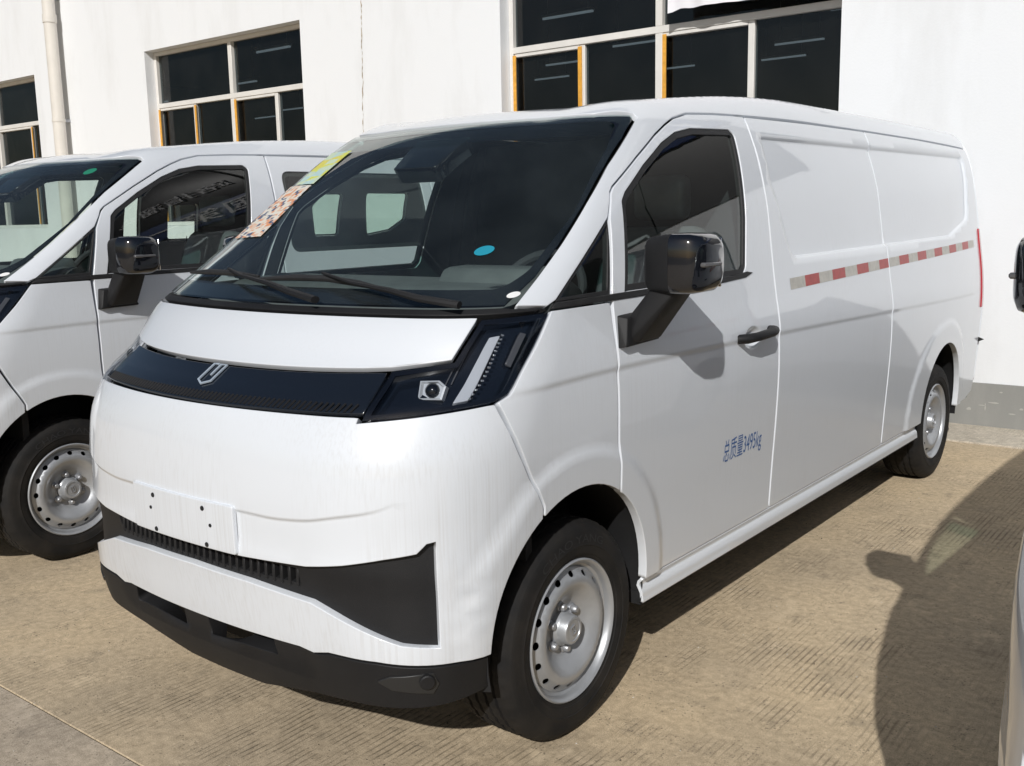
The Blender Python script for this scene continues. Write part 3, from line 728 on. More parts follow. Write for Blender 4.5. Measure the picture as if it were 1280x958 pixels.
def wheel(parent, x, y, s, spin):
    w = link('wheel', DISC, parent, (s * x, y, .338), spin)
    if s < 0: w.rotation_euler = (-spin, 0, math.pi)
    link('rim', RIM, w); ty = link('tyre', TYM, w); link('hub_cap', CAPM, w); link('brake_shadow_disc', SHADOW_DISC, w); link('badge', BADGE, w)
    tx = link('tyre_lettering', TTX, w); tx.rotation_euler = (-spin, 0, 0)
    for k in range(6):
        a = 2 * math.pi * k / 6 + .3; link('lug_nut', NUT, w, (0, .070 * math.cos(a), .070 * math.sin(a))); 
    return w

# ------------------------------------------------------------------ van
GUT = [(.300, 1.657), (.322, 1.675), (.506, 1.774), (.664, 1.853), (.760, 1.893), (.831, 1.918), (.941, 1.941), (1.15, 1.952), (1.375, 1.958), (2.715, 1.970), (3.6, 1.968), (4.60, 1.955)]
A1 = (-.03, .41, .392); A2 = (3.735, .42, .388)
def arc(A, a0, a1, n=22): return [(A[0] + A[2] * math.cos(R(a0 + (a1 - a0) * k / n)), A[1] + A[2] * math.sin(R(a0 + (a1 - a0) * k / n))) for k in range(n + 1)]
def arch_at_z(A, z, sgn): return math.degrees(math.atan2(z - A[1], sgn * math.sqrt(A[2]**2 - (z - A[1])**2)))
def arch_at_y(A, y): return math.degrees(math.atan2(math.sqrt(A[2]**2 - (y - A[0])**2), y - A[0]))
RECESS = rnd([(1.450, 1.885), (4.425, 1.902), (4.435, 1.86), (4.315, 1.51), (3.86, 1.418), (1.545, 1.395), (1.435, 1.70)], [.03, .04, .05, .10, .15, .10, .1])
CREASE = pch([-.4, .15, 1.25, 2.7, 4.0, 4.7], [1.118, 1.128, 1.114, 1.083, 1.057, 1.045])
def side_disp(P):
    yz = P[:, 1:3]; d = polydist(yz, RECESS); ins = inside(yz, [RECESS]); sd = np.where(ins, d, -d)
    o = -.018 * sstep(-.002, .015, sd)
    zc = CREASE(P[:, 1]); o = o + .006 * sstep(-.013, .013, P[:, 2] - zc) * (1 - sstep(.02, .17, P[:, 2] - zc)) * sstep(-.45, -.25, P[:, 1]) * (1 - sstep(4.2, 4.5, P[:, 1]))
    r1 = np.hypot(P[:, 1] - A1[0], P[:, 2] - A1[1]); r2 = np.hypot((P[:, 1] - A2[0]) * np.where(P[:, 1] < A2[0], .80, 1.), P[:, 2] - A2[1])
    o = o + .010 * (1 - sstep(.470, .525, r1)) + .012 * (1 - sstep(.485, .545, r2))
    # finger cup behind the door handle
    c = np.hypot((P[:, 1] - 1.112) / .078, (P[:, 2] - 1.122) / .046); o = o - .022 * (1 - sstep(.45, 1.0, c)) * (np.abs(P[:, 1] - 1.1) < .3)
    return o
cl = lambda dz, y0=-.35, y1=4.5: (np.array([(y, float(CREASE(y)) + dz) for y in np.linspace(y0, y1, 40)]), False)
SFE = [(RECESS, True), (offset(RECESS if area2(RECESS) > 0 else RECESS[::-1], .015), True), (offset(RECESS if area2(RECESS) > 0 else RECESS[::-1], .007), True), cl(-.014), cl(.0), cl(.014)]
SFE += [(np.array(arc((A1[0], A1[1], r_), -5, 200, 40)), False) for r_ in (.47, .497, .525)] + [(np.array([(A2[0] + (r_ * math.cos(t) / (.8 if math.cos(t) < 0 else 1)), A2[1] + r_ * math.sin(t)) for t in np.linspace(-.1, 3.3, 46)]), False) for r_ in (.485, .515, .545)]
SFE += [(np.array([(1.112 + .078 * q * math.cos(t), 1.122 + .046 * q * math.sin(t)) for t in np.linspace(0, 2 * math.pi, 28, endpoint=False)]), True) for q in (1.0, .82, .62, .42)]
PIL = [(-.223, 1.341), (-.10, 1.422), (.027, 1.507), (.19, 1.627), (.352, 1.746), (.50, 1.839), (.590, 1.894), (.618, 1.910)]
pil3 = s3(PIL)                                                     # inner edge of the left A-pillar, base to top
wtop = f3([(x, 1.921) for x in np.linspace(.660, -.660, 15)])       # upper edge of the windscreen
wbot = f3([(x, 1.347) for x in np.linspace(-.775, .775, 13)])
WSP = np.concatenate([wbot, pil3[1:], wtop, mirx(pil3)[::-1][:-1]])

BEZEL = simple('bezel_silver', (.80, .82, .84), .2, metal=.35)
PODM = simple('pod_plastic', (.022, .022, .022), .45)
BEAMM = simple('beam_grey', (.10, .09, .075), .7, noise=.3, nscale=10)
def build_van(windows=False):
    v = empty('van')
    P = lambda *a, **k: panel(*a, parent=v, **k)
    # ---- roof and A-pillars, one pressing
    left = np.concatenate([s3(GUT[::-1]), s3([(.283, 1.628), (.247, 1.578), (-.085, 1.352), (-.125, 1.338)]), f3([(.789, 1.345)]), pil3[1:]])
    roof = np.concatenate([left, wtop, mirx(left)[::-1], r3([(x, 4.60) for x in np.linspace(-.66, .66, 12)])])
    rr_ = np.linspace(.72, 4.5, 40)
    P('roof', CR, roof, PAINT, h=.034, liner=DARKIN, depth=.02, feats=[(r3([(x, y) for y in rr_]), False) for x in (.40, .44, .485, .53, .57, .60, -.40, -.44, -.485, -.53, -.57, -.60)])
    # ---- windscreen
    P('windscreen', CF, WSP, WINDS, h=.06, off=-.002, edge=0, gap=.004)
    inn = rnd(np.array([(-.735, 1.398), (.735, 1.398), (.755, 1.44), (.745, 1.60), (.694, 1.80), (.652, 1.896), (-.652, 1.896), (-.694, 1.80), (-.745, 1.60), (-.755, 1.44)]), .05)
    P('windscreen_border', CF, WSP, GLOSSB, holes=[(inn, 0)], h=.05, off=-.008, edge=0, gap=.003)
    band = np.array([(-.672, 1.850), (.672, 1.850), (.650, 1.900), (-.650, 1.900)]); P('shade_band', CF, band, glass('shade_band_%d' % windows, (.30, .52, .47), 1.45), h=.05, off=-.010, edge=0, gap=0)
    # ---- cowl
    lo = f3([(x, 1.3275) for x in np.linspace(-.747, .747, 13)]); cow = np.concatenate([lo, s3([(-.118, 1.331), (-.130, 1.337)]), f3([(.787, 1.344)]), wbot[::-1], f3([(-.787, 1.344)]), mirx(s3([(-.130, 1.337), (-.118, 1.331)]))])
    P('cowl', CC, cow, BLACKP, h=.04, off=-.004, gap=.001, depth=.05)
    # ---- bonnet, with the little upstand at its rear edge
    hr = f3([(x, 1.3235) for x in np.linspace(-.745, .745, 15)]); sd = f3([(.734, 1.214), (.598, 1.1955)]); ft = f3([(x, 1.1835 + .011 * (abs(x) / .598)**3) for x in np.linspace(.52, -.52, 13)])
    P('bonnet', CC, np.concatenate([hr, sd, ft, mirx(sd)[::-1]]), PAINT, h=.035, depth=.02)
    # ---- black band with badge
    bt = f3([(x, 1.1805 + .011 * (abs(x) / .598)**3) for x in np.linspace(-.592, .592, 15)]); bb = f3([(.618, 1.094)] + [(x, 1.0905 + .004 * (x / .6)**2) for x in np.linspace(.56, -.56, 13)] + [(-.618, 1.094)])
    bnd = P('front_band', CC, np.concatenate([bt, bb]), BANDB, h=.035, off=-.005, gap=.0015, depth=.02)
    ribs = []
    for x in np.linspace(-.55, .58, 66):
        q = f3([(x, 1.0985), (x + .006, 1.118)]); n = grad(q); d = np.array([1, 0, 0]); a = q - n * .0042
        ribs.append((a, n, d))
    V = []; Fc = []
    for a, n, d in ribs:
        b = len(V); V += [a[0] - d * .0035, a[0] + d * .0035, a[1] + d * .0035, a[1] - d * .0035, a[0] - d * .002 + n[0] * .003, a[0] + d * .002 + n[0] * .003, a[1] + d * .002 + n[1] * .003, a[1] - d * .002 + n[1] * .003]
        Fc += [(b+4, b+5, b+6, b+7), (b, b+1, b+5, b+4), (b+1, b+2, b+6, b+5), (b+2, b+3, b+7, b+6), (b+3, b, b+4, b+7)]
    mk('ribs', raw(V, Fc), BLACKP, bnd)
    def stroke(pts, w, h_, mat, nm, par, off=-.003):
        q = f3(pts); n = grad(q); V = []; Fc = []
        for i in range(len(q)):
            t = q[min(i+1, len(q)-1)] - q[max(i-1, 0)]; s_ = np.cross(n[i], t); s_ /= np.linalg.norm(s_); c = q[i] + n[i] * off
            V += [c - s_ * w, c + s_ * w, c + s_ * w + n[i] * h_, c - s_ * w + n[i] * h_]
        for i in range(len(q) - 1):
            for k in range(4): Fc.append((i*4+k, i*4+(k+1) % 4, i*4+4+(k+1) % 4, i*4+4+k))
        Fc += [(0, 1, 2, 3), tuple(len(V) - 4 + k for k in (3, 2, 1, 0))]
        return mk(nm, raw(V, Fc), mat, par)
    lg = lambda L: [(.004 + x * .82, 1.154 + z * .86) for x, z in L]
    stroke(lg([(-.008, .026), (-.036, .026), (-.036, -.018), (0, -.027), (.036, -.018), (.036, .026), (.004, .026), (.004, -.004)]), .0036, .004, SILVERB, 'badge', bnd)
    # ---- front bumper with the grille opening
    top = f3([(-.612, 1.0885)] + [(x, 1.0875 + .001 * (x / .6)**2) for x in np.linspace(-.56, .56, 13)] + [(.612, 1.0885), (.6125, 1.0755)])
    a0 = arch_at_z(A1, .425, -1); sidep = s3([(-.373, 1.104), (-.338, 1.02), (-.294, .931), (-.214, .790)] + arc(A1, 118, a0 if a0 > 0 else a0 + 360, 14))
    bot = f3([(.826, .431), (.78, .437), (.672, .446), (.52, .443), (.464, .430), (.415, .438), (.2, .436), (0, .436)])
    half = np.concatenate([sidep, bot]); bump = np.concatenate([top, half, mirx(half)[::-1][1:], mirx(f3([(.6125, 1.0755)]))])
    gr = [(0, .6765), (.25, .6775), (.487, .688), (.600, .705), (.700, .726), (.765, .738), (.781, .762), (.790, .764), (.800, .487), (.735, .499), (.482, .586), (.25, .604), (0, .610)]
    gpoly = np.array(gr + [(-x, z) for x, z in gr[::-1][1:-1]])
    grl3 = f3(gpoly)
    BCR = pch([0, .27, .37, .482, .585, .684, .731, .80, .9], [.811, .810, .808, .815, .834, .855, .878, .925, .98])
    def bdisp(Q):
        x = np.abs(Q[:, 0]); zc = BCR(x); o = -.007 * (1 - sstep(-.006, .006, Q[:, 2] - zc)) * (1 - sstep(.60, .76, x)) * sstep(.66, .74, Q[:, 2])
        r1 = np.hypot(Q[:, 1] - A1[0], Q[:, 2] - A1[1]); o = o + .010 * (1 - sstep(.470, .525, r1)) * sstep(.82, .845, x)
        o = o + .022 * sstep(.60, .585, Q[:, 2]) * sstep(.44, .50, Q[:, 2]) * 0
        return o
    xx = np.linspace(-.72, .72, 70)
    P('front_bumper', CC, bump, PAINTD, holes=[(grl3, 0)], gap=.0018, h=.032, disp=bdisp, depth=.03, feats=[(f3([(x, float(BCR(abs(x))) + d) for x in xx]), False) for d in (-.008, .0, .008)])
    vent = np.array([(-.44, .617), (.44, .617), (.445, .671), (-.445, .671)])
    gi = P('lower_grille', CF, gpoly, BLACKP, holes=[(vent, 0)], h=.035, off=-.022, gap=-.004, edge=.002, depth=.03)
    P('grille_backing', CF, np.array([(-.47, .60), (.47, .60), (.47, .69), (-.47, .69)]), UNDER, h=.06, off=-.12, edge=0, gap=0)
    for x in np.linspace(-.425, .425, 30):
        q = f3([(x, .644)])[0]; me = box(-.0055, .0055, -.045, .006, -.029, .029, .002, 1)
        mk('slat', me, BLACKP, gi, (q[0], q[1] + .070, q[2]))
    pl = P('plate_holder', CF, np.array([(-.243, .684), (.243, .684), (.243, .823), (-.243, .823)]), PAINTD, h=.03, off=.009, gap=0, edge=.004, depth=.014, rr=.008)
    for x, z, r_ in ((-.125, .800, .0075), (.118, .800, .0075), (-.142, .760, .0055), (.148, .755, .0055), (-.122, .697, .0075), (.125, .695, .0075)):
        q = f3([(x, z)])[0]; mk('screw_hole', lathe_x([(0, r_), (.003, r_ * .9), (.003, 0)], 12), UNDER, pl, (q[0], q[1] - .0085, q[2])).rotation_euler = (0, 0, -math.pi / 2)
    # ---- black chin
    chin_t = f3([(0, .4335), (.2, .4335), (.415, .4355), (.464, .4275), (.52, .4405), (.672, .4435), (.78, .4345), (.826, .4285)]); chin_s = s3([(-.425, .4205), (-.428, .36), (-.418, .328)])
    chin_b = f3([(.80, .315), (.65, .305), (.42, .288), (.30, .268), (.18, .242), (0, .240)]); ch = np.concatenate([chin_t, chin_s, chin_b])
    ho = [np.array([(-.42, .372), (-.14, .366), (-.13, .420), (-.41, .420)]), np.array([(.0, .366), (.29, .374), (.29, .423), (.0, .423)])]
    def cdisp(Q): return -.016 * sstep(.352, .366, Q[:, 2]) * (1 - sstep(.38, .50, np.abs(Q[:, 0])))
    P('chin', CC, np.concatenate([ch, mirx(ch)[::-1][1:-1]]), BLACKP, holes=[(f3(q), 0) for q in ho], h=.03, disp=cdisp, depth=.06, gap=.001)
    mk('crash_beam', box(-.55, .55, -.60, -.52, .335, .42, .01), BEAMM, v)
    for s in (1, -1):
        fo = np.array([(.662, .392), (.700, .410), (.790, .420), (.797, .385), (.784, .356), (.700, .368)])
        V_, F_, N_, m_ = panel_mesh(CC, f3(fo), h=.02, off=.004, gap=0, edge=.003, depth=.01)
        o = mk('fog_surround', raw(V_ * [s, 1, 1], F_ if s > 0 else [f[::-1] for f in F_], True, N_ * [s, 1, 1], m_), PODM, v)
        q = f3([(.777, .397)])[0]; nq = grad(q[None])[0] * [s, 1, 1]
        d = mk('plug', lathe_x([(-.01, .021), (.006, .021), (.009, .018), (.009, 0)], 24), BLACKP, o, tuple(q * [s, 1, 1] + nq * .005)); d.rotation_euler = Vector(nq).to_track_quat('X', 'Z').to_euler()
    # ---- headlights
    lamp = np.concatenate([f3([(.7505, 1.317), (.738, 1.2125), (.601, 1.192), (.6165, 1.0785)]), s3([(-.376, 1.1075), (-.331, 1.121), (-.206, 1.240), (-.122, 1.3255)])])
    for s in (1, -1):
        def pm(nm, poly, mat, par, chart=CC, **k):
            V_, F_, N_, m_ = panel_mesh(chart, poly, **k)
            return mk(nm, raw(V_ * [s, 1, 1], F_ if s > 0 else [f[::-1] for f in F_], True, N_ * [s, 1, 1], m_), mat, par)
        hl = pm('headlight', lamp, LENSG, v, h=.03, off=0., edge=.002, gap=.0015, depth=.01)
        pm('housing', lamp, BANDB, hl, h=.04, off=-.034, edge=0, gap=.0)
        # frame round the lens edge
        Uo = CC.to2(lamp); Uo = Uo if area2(Uo) > 0 else Uo[::-1]
        pm('bezel', lamp, GLOSSB, hl, holes=[(offset(dens(Uo, .02), .014), 0)], h=.03, off=-.006, edge=0, gap=.001)
        pm('daylight_bar', f3([(.784, 1.274), (.802, 1.278), (.806, 1.123), (.782, 1.120)]), DRLM, hl, h=.02, off=-.014, edge=.002, gap=0, depth=.015)
        for k in range(16):
            t = k / 15; q = f3([(.8045 + .001 * t, 1.276 - .150 * t)])[0]; nq = grad(q[None])[0]
            mk('optic', box(-.003, .003, -.004, .004, -.003, .003, .001, 1), CHROME, hl, tuple((q - nq * .010) * [s, 1, 1]))
        pm('side_reflector', f3([(.829, 1.282), (.838, 1.276), (.838, 1.19), (.829, 1.20)]), AMBER, hl, h=.02, off=-.018, edge=.002, gap=0, depth=.008)
        for k in range(5):
            z = 1.285 - k * .030; pm('fin', f3([(.700 + .012 * k, 1.170 - .0 * k), (.704 + .012 * k, 1.170), (.716 + .010 * k, 1.262), (.712 + .010 * k, 1.262)]), AMBER, hl, h=.03, off=-.028, edge=.0015, gap=0, depth=.004) if k > 2 else None
        q = f3([(.722, 1.158)])[0]; nq = grad(q[None])[0]; dirv = Vector((nq * .5 + np.array([.15, -.8, .1])) * [s, 1, 1]).normalized(); c = tuple((q - nq * .026) * [s, 1, 1])
        poly = [(-.036, .024), (.018, .027), (.039, .012), (.031, -.025), (-.037, -.027)]
        V_ = [(x_, u * k_, w_ * k_) for x_, k_ in ((-.010, 1.0), (.010, 1.0), (.012, .86), (.004, .74)) for u, w_ in poly]; n5 = 5
        F_ = [(i*n5+k, i*n5+(k+1) % n5, (i+1)*n5+(k+1) % n5, (i+1)*n5+k) for i in range(3) for k in range(n5)] + [tuple(range(15, 20))]
        bm = bmesh.new(); vs = [bm.verts.new(q_) for q_ in V_]
        for f_ in F_: bm.faces.new([vs[i] for i in f_])
        pr = mk('projector', bm_mesh(bm), BEZEL, hl, c); pr.rotation_euler = dirv.to_track_quat('X', 'Z').to_euler()
        le = mk('projector_lens', lathe_x([(.004, .0205), (.013, .0185), (.020, .011), (.022, 0.)], 24), GLOSSB, hl, c); le.rotation_euler = pr.rotation_euler
    # ---- side panels
    am = arch_at_y(A1, .182); az = arch_at_z(A1, .398, 1)
    door = s3([(.283, 1.628), (.252, 1.576), (.184, 1.347), (.173, 1.20), (.173, .95), (.182, A1[1] + A1[2] * math.sin(R(am)))] + arc(A1, am, az, 10)[1:] + [(1.345, .398), (1.345, .60), (1.346, 1.0), (1.350, 1.35), (1.358, 1.68), (1.375, 1.958)] + GUT[1:8][::-1] + [(.300, 1.655)])
    dwin = np.array([(.262, 1.357), (1.085, 1.362), (1.112, 1.385), (1.155, 1.55), (1.205, 1.76), (1.232, 1.878), (1.205, 1.894), (.917, 1.884), (.797, 1.864), (.676, 1.821), (.519, 1.743), (.372, 1.655), (.342, 1.628)])
    dwin = rnd(dwin, [0, .02, .03, 0, 0, .03, .03, .05, .05, .05, 0, .02, .03])
    d1, d2 = P('door', CL, door, PAINT, both=True, holes=[(dwin, 0)], h=.03, disp=side_disp, feats=SFE, liner=DARKIN, depth=.03)
    U = dwin if area2(dwin) > 0 else dwin[::-1]
    P('window_seal', CL, U, RUBBER, both=True, holes=[(offset(U, .016), 0)], h=.03, off=-.004, gap=-.002, edge=.002, depth=.02)
    P('door_window', CL, offset(U, .008), SIDEG, both=True, h=.06, off=-.010, edge=0, gap=0)
    qt = np.array([(.240, 1.566), (.172, 1.360), (-.070, 1.357)]); P('quarter_window', CL, qt, SIDEG, both=True, h=.05, off=-.008, edge=0, gap=0)
    qo = np.array([(.2465, 1.579), (.179, 1.349), (-.090, 1.3495)]); P('quarter_seal', CL, qo, RUBBER, both=True, holes=[(offset(qt if area2(qt) > 0 else qt[::-1], .006), 0)], h=.03, off=-.004, gap=.001, edge=.002, depth=.02)
    bt_ = np.array([(-.118, 1.331), (.2, 1.3315), (.9, 1.338), (1.10, 1.346), (1.165, 1.361), (1.118, 1.368), (1.0, 1.359), (.2, 1.352), (-.09, 1.348)]); P('belt_trim', CL, bt_, RUBBER, both=True, h=.03, off=.004, gap=0, edge=.003, depth=.012)
    a_s = 118; fend = s3([(-.370, 1.107), (-.327, 1.121), (-.202, 1.240), (-.117, 1.3285), (.170, 1.3295), (.168, 1.20), (.168, .95), (.177, A1[1] + A1[2] * math.sin(R(arch_at_y(A1, .177))))] + arc(A1, arch_at_y(A1, .177), a_s, 12)[1:] + [(-.214, .790), (-.290, .931), (-.334, 1.02)])
    P('fender', CL, fend, PAINT, both=True, h=.03, disp=side_disp, feats=SFE, depth=.025)
    mid = s3([(1.351, .398), (2.712, .398), (2.712, 1.0), (2.712, 1.40), (2.714, 1.968), (2.0, 1.9645), (1.381, 1.9565), (1.364, 1.68), (1.356, 1.35), (1.351, 1.0), (1.351, .60)])
    b0 = arch_at_z(A2, .398, -1); b1 = arch_at_z(A2, .370, 1)
    qua = s3([(2.720, .398)] + arc(A2, b0 if b0 > 0 else b0 + 360, b1, 26) + [(4.40, .370), (4.56, .40), (4.60, .46), (4.60, 1.0), (4.60, 1.5), (4.60, 1.953), (3.6, 1.966), (2.722, 1.968), (2.720, 1.40), (2.720, 1.0)])
    if windows:
        h1 = rnd([(1.43, 1.41), (2.62, 1.41), (2.62, 1.87), (1.455, 1.865)], .06); h2 = rnd([(2.82, 1.41), (4.10, 1.42), (4.26, 1.52), (4.34, 1.87), (2.82, 1.87)], .06)
        fe = SFE[3:]
        global side_disp_w
        side_disp_w = lambda Q: side_disp(Q) + .018 * sstep(-.002, .015, np.where(inside(Q[:, 1:3], [RECESS]), polydist(Q[:, 1:3], RECESS), -polydist(Q[:, 1:3], RECESS)))
        def one(nm, poly, mat, s, liner=None, **k):
            V_, F_, N_, m_ = panel_mesh(CL, poly, liner=liner is not None, **k)
            return mk(nm, raw(V_ * [s, 1, 1], F_ if s > 0 else [f[::-1] for f in F_], True, N_ * [s, 1, 1], m_), [mat] + ([liner] if liner else []), v)
        g0 = rnd([(1.40, 1.47), (1.52, 1.47), (1.52, 1.80), (1.40, 1.80)], .03); g1 = rnd([(1.74, 1.47), (1.98, 1.47), (1.98, 1.72), (1.74, 1.72)], .03)
        g2 = rnd([(3.10, 1.465), (3.345, 1.465), (3.36, 1.80), (3.16, 1.80), (3.05, 1.70)], .03); g3 = rnd([(3.68, 1.455), (3.95, 1.49), (4.12, 1.58), (4.13, 1.81), (3.63, 1.81)], .035)
        for s, ha, hb in ((1, [h1], [h2]), (-1, [g0, g1], [g2, g3])):
            one('side_panel', mid, PAINT, s, DARKIN, holes=[(q, 0) for q in ha], h=.04, disp=side_disp_w, feats=fe, depth=.03)
            one('rear_quarter', qua, PAINT, s, DARKIN, holes=[(q, 0) for q in hb], h=.04, disp=side_disp_w, feats=fe, depth=.03)
            for hh in ha + hb:
                hh = hh if area2(hh) > 0 else hh[::-1]
                one('side_window', hh, TINTG, s, h=.08, off=-.006, edge=0, gap=.001); one('window_seal', hh, RUBBER, s, holes=[(offset(hh, .02 if s > 0 else .008), 0)], h=.04, off=-.009, gap=-.002, edge=0)
    else:
        P('side_panel', CL, mid, PAINT, both=True, h=.035, disp=side_disp, feats=SFE, liner=DARKIN, depth=.03)
        P('rear_quarter', CL, qua, PAINT, both=True, h=.035, disp=side_disp, feats=SFE, liner=DARKIN, depth=.03)
        for s in (1, -1):
            for k in range(19):
                y0 = 1.497 + (4.415 - 1.497) * k / 19; y1 = 1.497 + (4.415 - 1.497) * (k + 1) / 19
                zt = lambda y: 1.319 + (1.384 - 1.319) * (y - 1.497) / 2.918
                if y0 < 2.716 < y1: y1 = 2.709
                if y0 > 2.6 and y0 < 2.73 and k > 7: y0 = max(y0, 2.723)
                V_, F_, N_, m_ = panel_mesh(CL, np.array([(y0, zt(y0) - .045), (y1, zt(y1) - .045), (y1, zt(y1)), (y0, zt(y0))]), h=.06, off=.0012, gap=0, edge=0, disp=side_disp)
                mk('reflective_tape', raw(V_ * [s, 1, 1], F_ if s > 0 else [f[::-1] for f in F_], True, N_ * [s, 1, 1]), TAPER if k % 2 else TAPEW, v)
    def rk(Q): return -.016 * np.exp(-((Q[:, 2] - .372) / .016)**2) + .004 * (1 - sstep(.318, .335, Q[:, 2]))
    P('rocker', CL, s3([(.366, .312), (3.340, .318), (3.345, .3945), (.365, .3945)]), PAINT, both=True, h=.016, disp=rk, depth=.010, gap=.0004, edge=.0015)
    rear = np.concatenate([s3([(4.604, z) for z in np.linspace(.46, 1.95, 14)]), r3([(x, 4.604) for x in np.linspace(.66, -.66, 12)]), mirx(s3([(4.604, z) for z in np.linspace(1.95, .46, 14)]))])
    P('rear_door', CB, rear, PAINT, h=.06, liner=DARKIN)
    P('tail_light', CB, np.array([(.70, .95), (.80, .95), (.79, 1.20), (.775, 1.45), (.70, 1.45)]), RED, both=True, h=.03, off=.014, edge=.004, gap=0, depth=.02)
    P('tail_light', CL, np.array([(4.555, .95), (4.602, .95), (4.602, 1.45), (4.565, 1.45)]), RED, both=True, h=.02, off=.008, edge=.003, gap=0, depth=.01)
    for s in (1, -1):
        q = s3([(4.585, .735)])[0]; mk('rear_catch', hull([(s * (q[0] - .01), 4.60, .715), (s * (q[0] + .03), 4.63, .735), (s * (q[0] - .01), 4.60, .757), (s * (q[0] - .02), 4.68, .735)], .002), BLACKP, v)
    # ---- black strips added behind the panel gaps to stop light leaking through
    P('door_gap_strip', CL, s3([(1.31, .40), (1.39, .40), (1.39, 1.35), (1.41, 1.945), (1.33, 1.945), (1.31, 1.35)]), UNDER, both=True, h=.08, off=-.036, edge=0, gap=0)
    P('door_gap_strip', CL, s3([(.13, .76), (.22, .78), (.22, 1.33), (.13, 1.33)]), UNDER, both=True, h=.08, off=-.036, edge=0, gap=0)
    P('panel_gap_strip', CL, s3([(2.68, .40), (2.76, .40), (2.76, 1.95), (2.68, 1.95)]), UNDER, both=True, h=.08, off=-.036, edge=0, gap=0)
    gl_ = [(y, z) for y, z in GUT[:-1]]
    P('roof_gap_strip', CL, s3([(y + .012, z - .026) for y, z in gl_] + [(4.5, 1.93), (4.5, 1.975)] + [(y - .010, z + .012) for y, z in gl_[::-1]]), UNDER, both=True, h=.06, off=-.034, edge=0, gap=0)
    # ---- door handle with its cup
    for s in (1, -1):
        q = [s3([(y, 1.132)])[0] for y in (.995, 1.03, 1.19, 1.245)]
        pts = [(s * (q[0][0] - .002), .985, 1.128), (s * (q[0][0] + .030), 1.01, 1.130), (s * (q[1][0] + .046), 1.06, 1.133), (s * (q[2][0] + .046), 1.19, 1.137), (s * (q[3][0] + .030), 1.235, 1.138), (s * (q[3][0] - .002), 1.258, 1.137)]
        mk('door_handle', tube(pts, [.020, .022, .020, .020, .023, .020], 12, flat=.85), BLACKP, v)
    # ---- mirrors
    for s in (1, -1):
        def loft(secs, n=28, cap0=True, cap1=True):
            V = []; Fc = []
            for (x, y0, y1, z0, z1, r_) in secs:
                cy, cz, hy, hz = (y0 + y1) / 2, (z0 + z1) / 2, (y1 - y0) / 2, (z1 - z0) / 2
                for k in range(n):
                    a = 2 * math.pi * (k + .5) / n; c, s_ = math.cos(a), math.sin(a); e = r_
                    V.append((s * x, cy + hy * math.copysign(abs(c)**e, c), cz + hz * math.copysign(abs(s_)**e, s_)))
            m = len(secs)
            for i in range(m - 1):
                for k in range(n): Fc.append((i*n+k, i*n+(k+1) % n, (i+1)*n+(k+1) % n, (i+1)*n+k))
            if cap0: Fc.append(tuple(range(n)))
            if cap1: Fc.append(tuple(range((m-1)*n, m*n)))
            bm = bmesh.new(); vs = [bm.verts.new(q) for q in V]
            for f in Fc: bm.faces.new([vs[i] for i in f])
            me = bm_mesh(bm, True); me.set_sharp_from_angle(angle=R(50)); return me
        mr = mk('mirror', loft([(.938, .235, .345, 1.385, 1.495, .5), (.943, .215, .360, 1.368, 1.512, .42), (.955, .205, .368, 1.358, 1.522, .38), (1.030, .200, .370, 1.352, 1.530, .36)], cap1=False), BLACKP, v)
        mk('mirror_cap', loft([(1.031, .199, .371, 1.352, 1.531, .36), (1.085, .205, .371, 1.354, 1.530, .38), (1.112, .222, .370, 1.360, 1.524, .44), (1.126, .250, .366, 1.376, 1.510, .52), (1.131, .280, .358, 1.398, 1.490, .6)], cap0=False), GLOSSB, mr)
        mk('mirror_glass', box(min(s*.955, s*1.115), max(s*.955, s*1.115), .372, .376, 1.368, 1.514, .002, 1), CHROME, mr)
        mk('indicator', box(min(s*1.105, s*1.1335), max(s*1.105, s*1.1335), .235, .345, 1.432, 1.446, .004, 1), AMBER, mr)
        mk('mirror_base', hull([(s * x, y, z) for x, y, z in ((.866, .176, 1.186), (.866, .40, 1.192), (.852, .34, 1.290), (.852, .196, 1.286), (.902, .186, 1.192), (.90, .385, 1.198), (.895, .33, 1.284), (.892, .206, 1.278))], .004), BLACKP, mr)
        mk('mirror_arm', hull([(s * x, y, z) for x, y, z in ((.880, .215, 1.200), (.880, .380, 1.202), (.875, .320, 1.280), (.875, .235, 1.278), (.915, .235, 1.203), (.915, .365, 1.205), (.955, .225, 1.365), (.955, .350, 1.365), (1.045, .232, 1.365), (1.045, .345, 1.365))], .006), BLACKP, mr)
    # ---- wipers
    def onws(pts, o): q = f3(pts); return [tuple(a) for a in (q + grad(q) * o)]
    w1 = mk('wiper_blade', tube(onws([(-.60, 1.404), (-.45, 1.410), (-.30, 1.411), (-.12, 1.404)], .014), [.005, .010, .010, .005], 8), RUBBER, v)
    mk('wiper_arm', tube(onws([(-.30, 1.412), (-.18, 1.394), (-.005, 1.376), (.12, 1.356), (.25, 1.338)], .030), [.006, .008, .012, .015, .016], 8, flat=.7), BLACKP, w1)
    w2 = mk('wiper_blade', tube(onws([(-.11, 1.397), (.05, 1.405), (.19, 1.405), (.33, 1.393), (.44, 1.379)], .014), [.005, .010, .010, .010, .005], 8), RUBBER, v)
    mk('wiper_arm', tube(onws([(.18, 1.408), (.32, 1.384), (.475, 1.366), (.58, 1.348), (.697, 1.333)], .030), [.006, .008, .012, .015, .016], 8, flat=.7), BLACKP, w2)
    # ---- stickers on the glass
    t = np.linspace(0, 2 * np.pi, 24, endpoint=False)
    if not windows: P('inspection_sticker', CF, np.stack([.619 + .025 * np.cos(t), 1.492 + .0135 * np.sin(t)], -1), BLUEST, h=.02, off=.001, edge=0, gap=0)
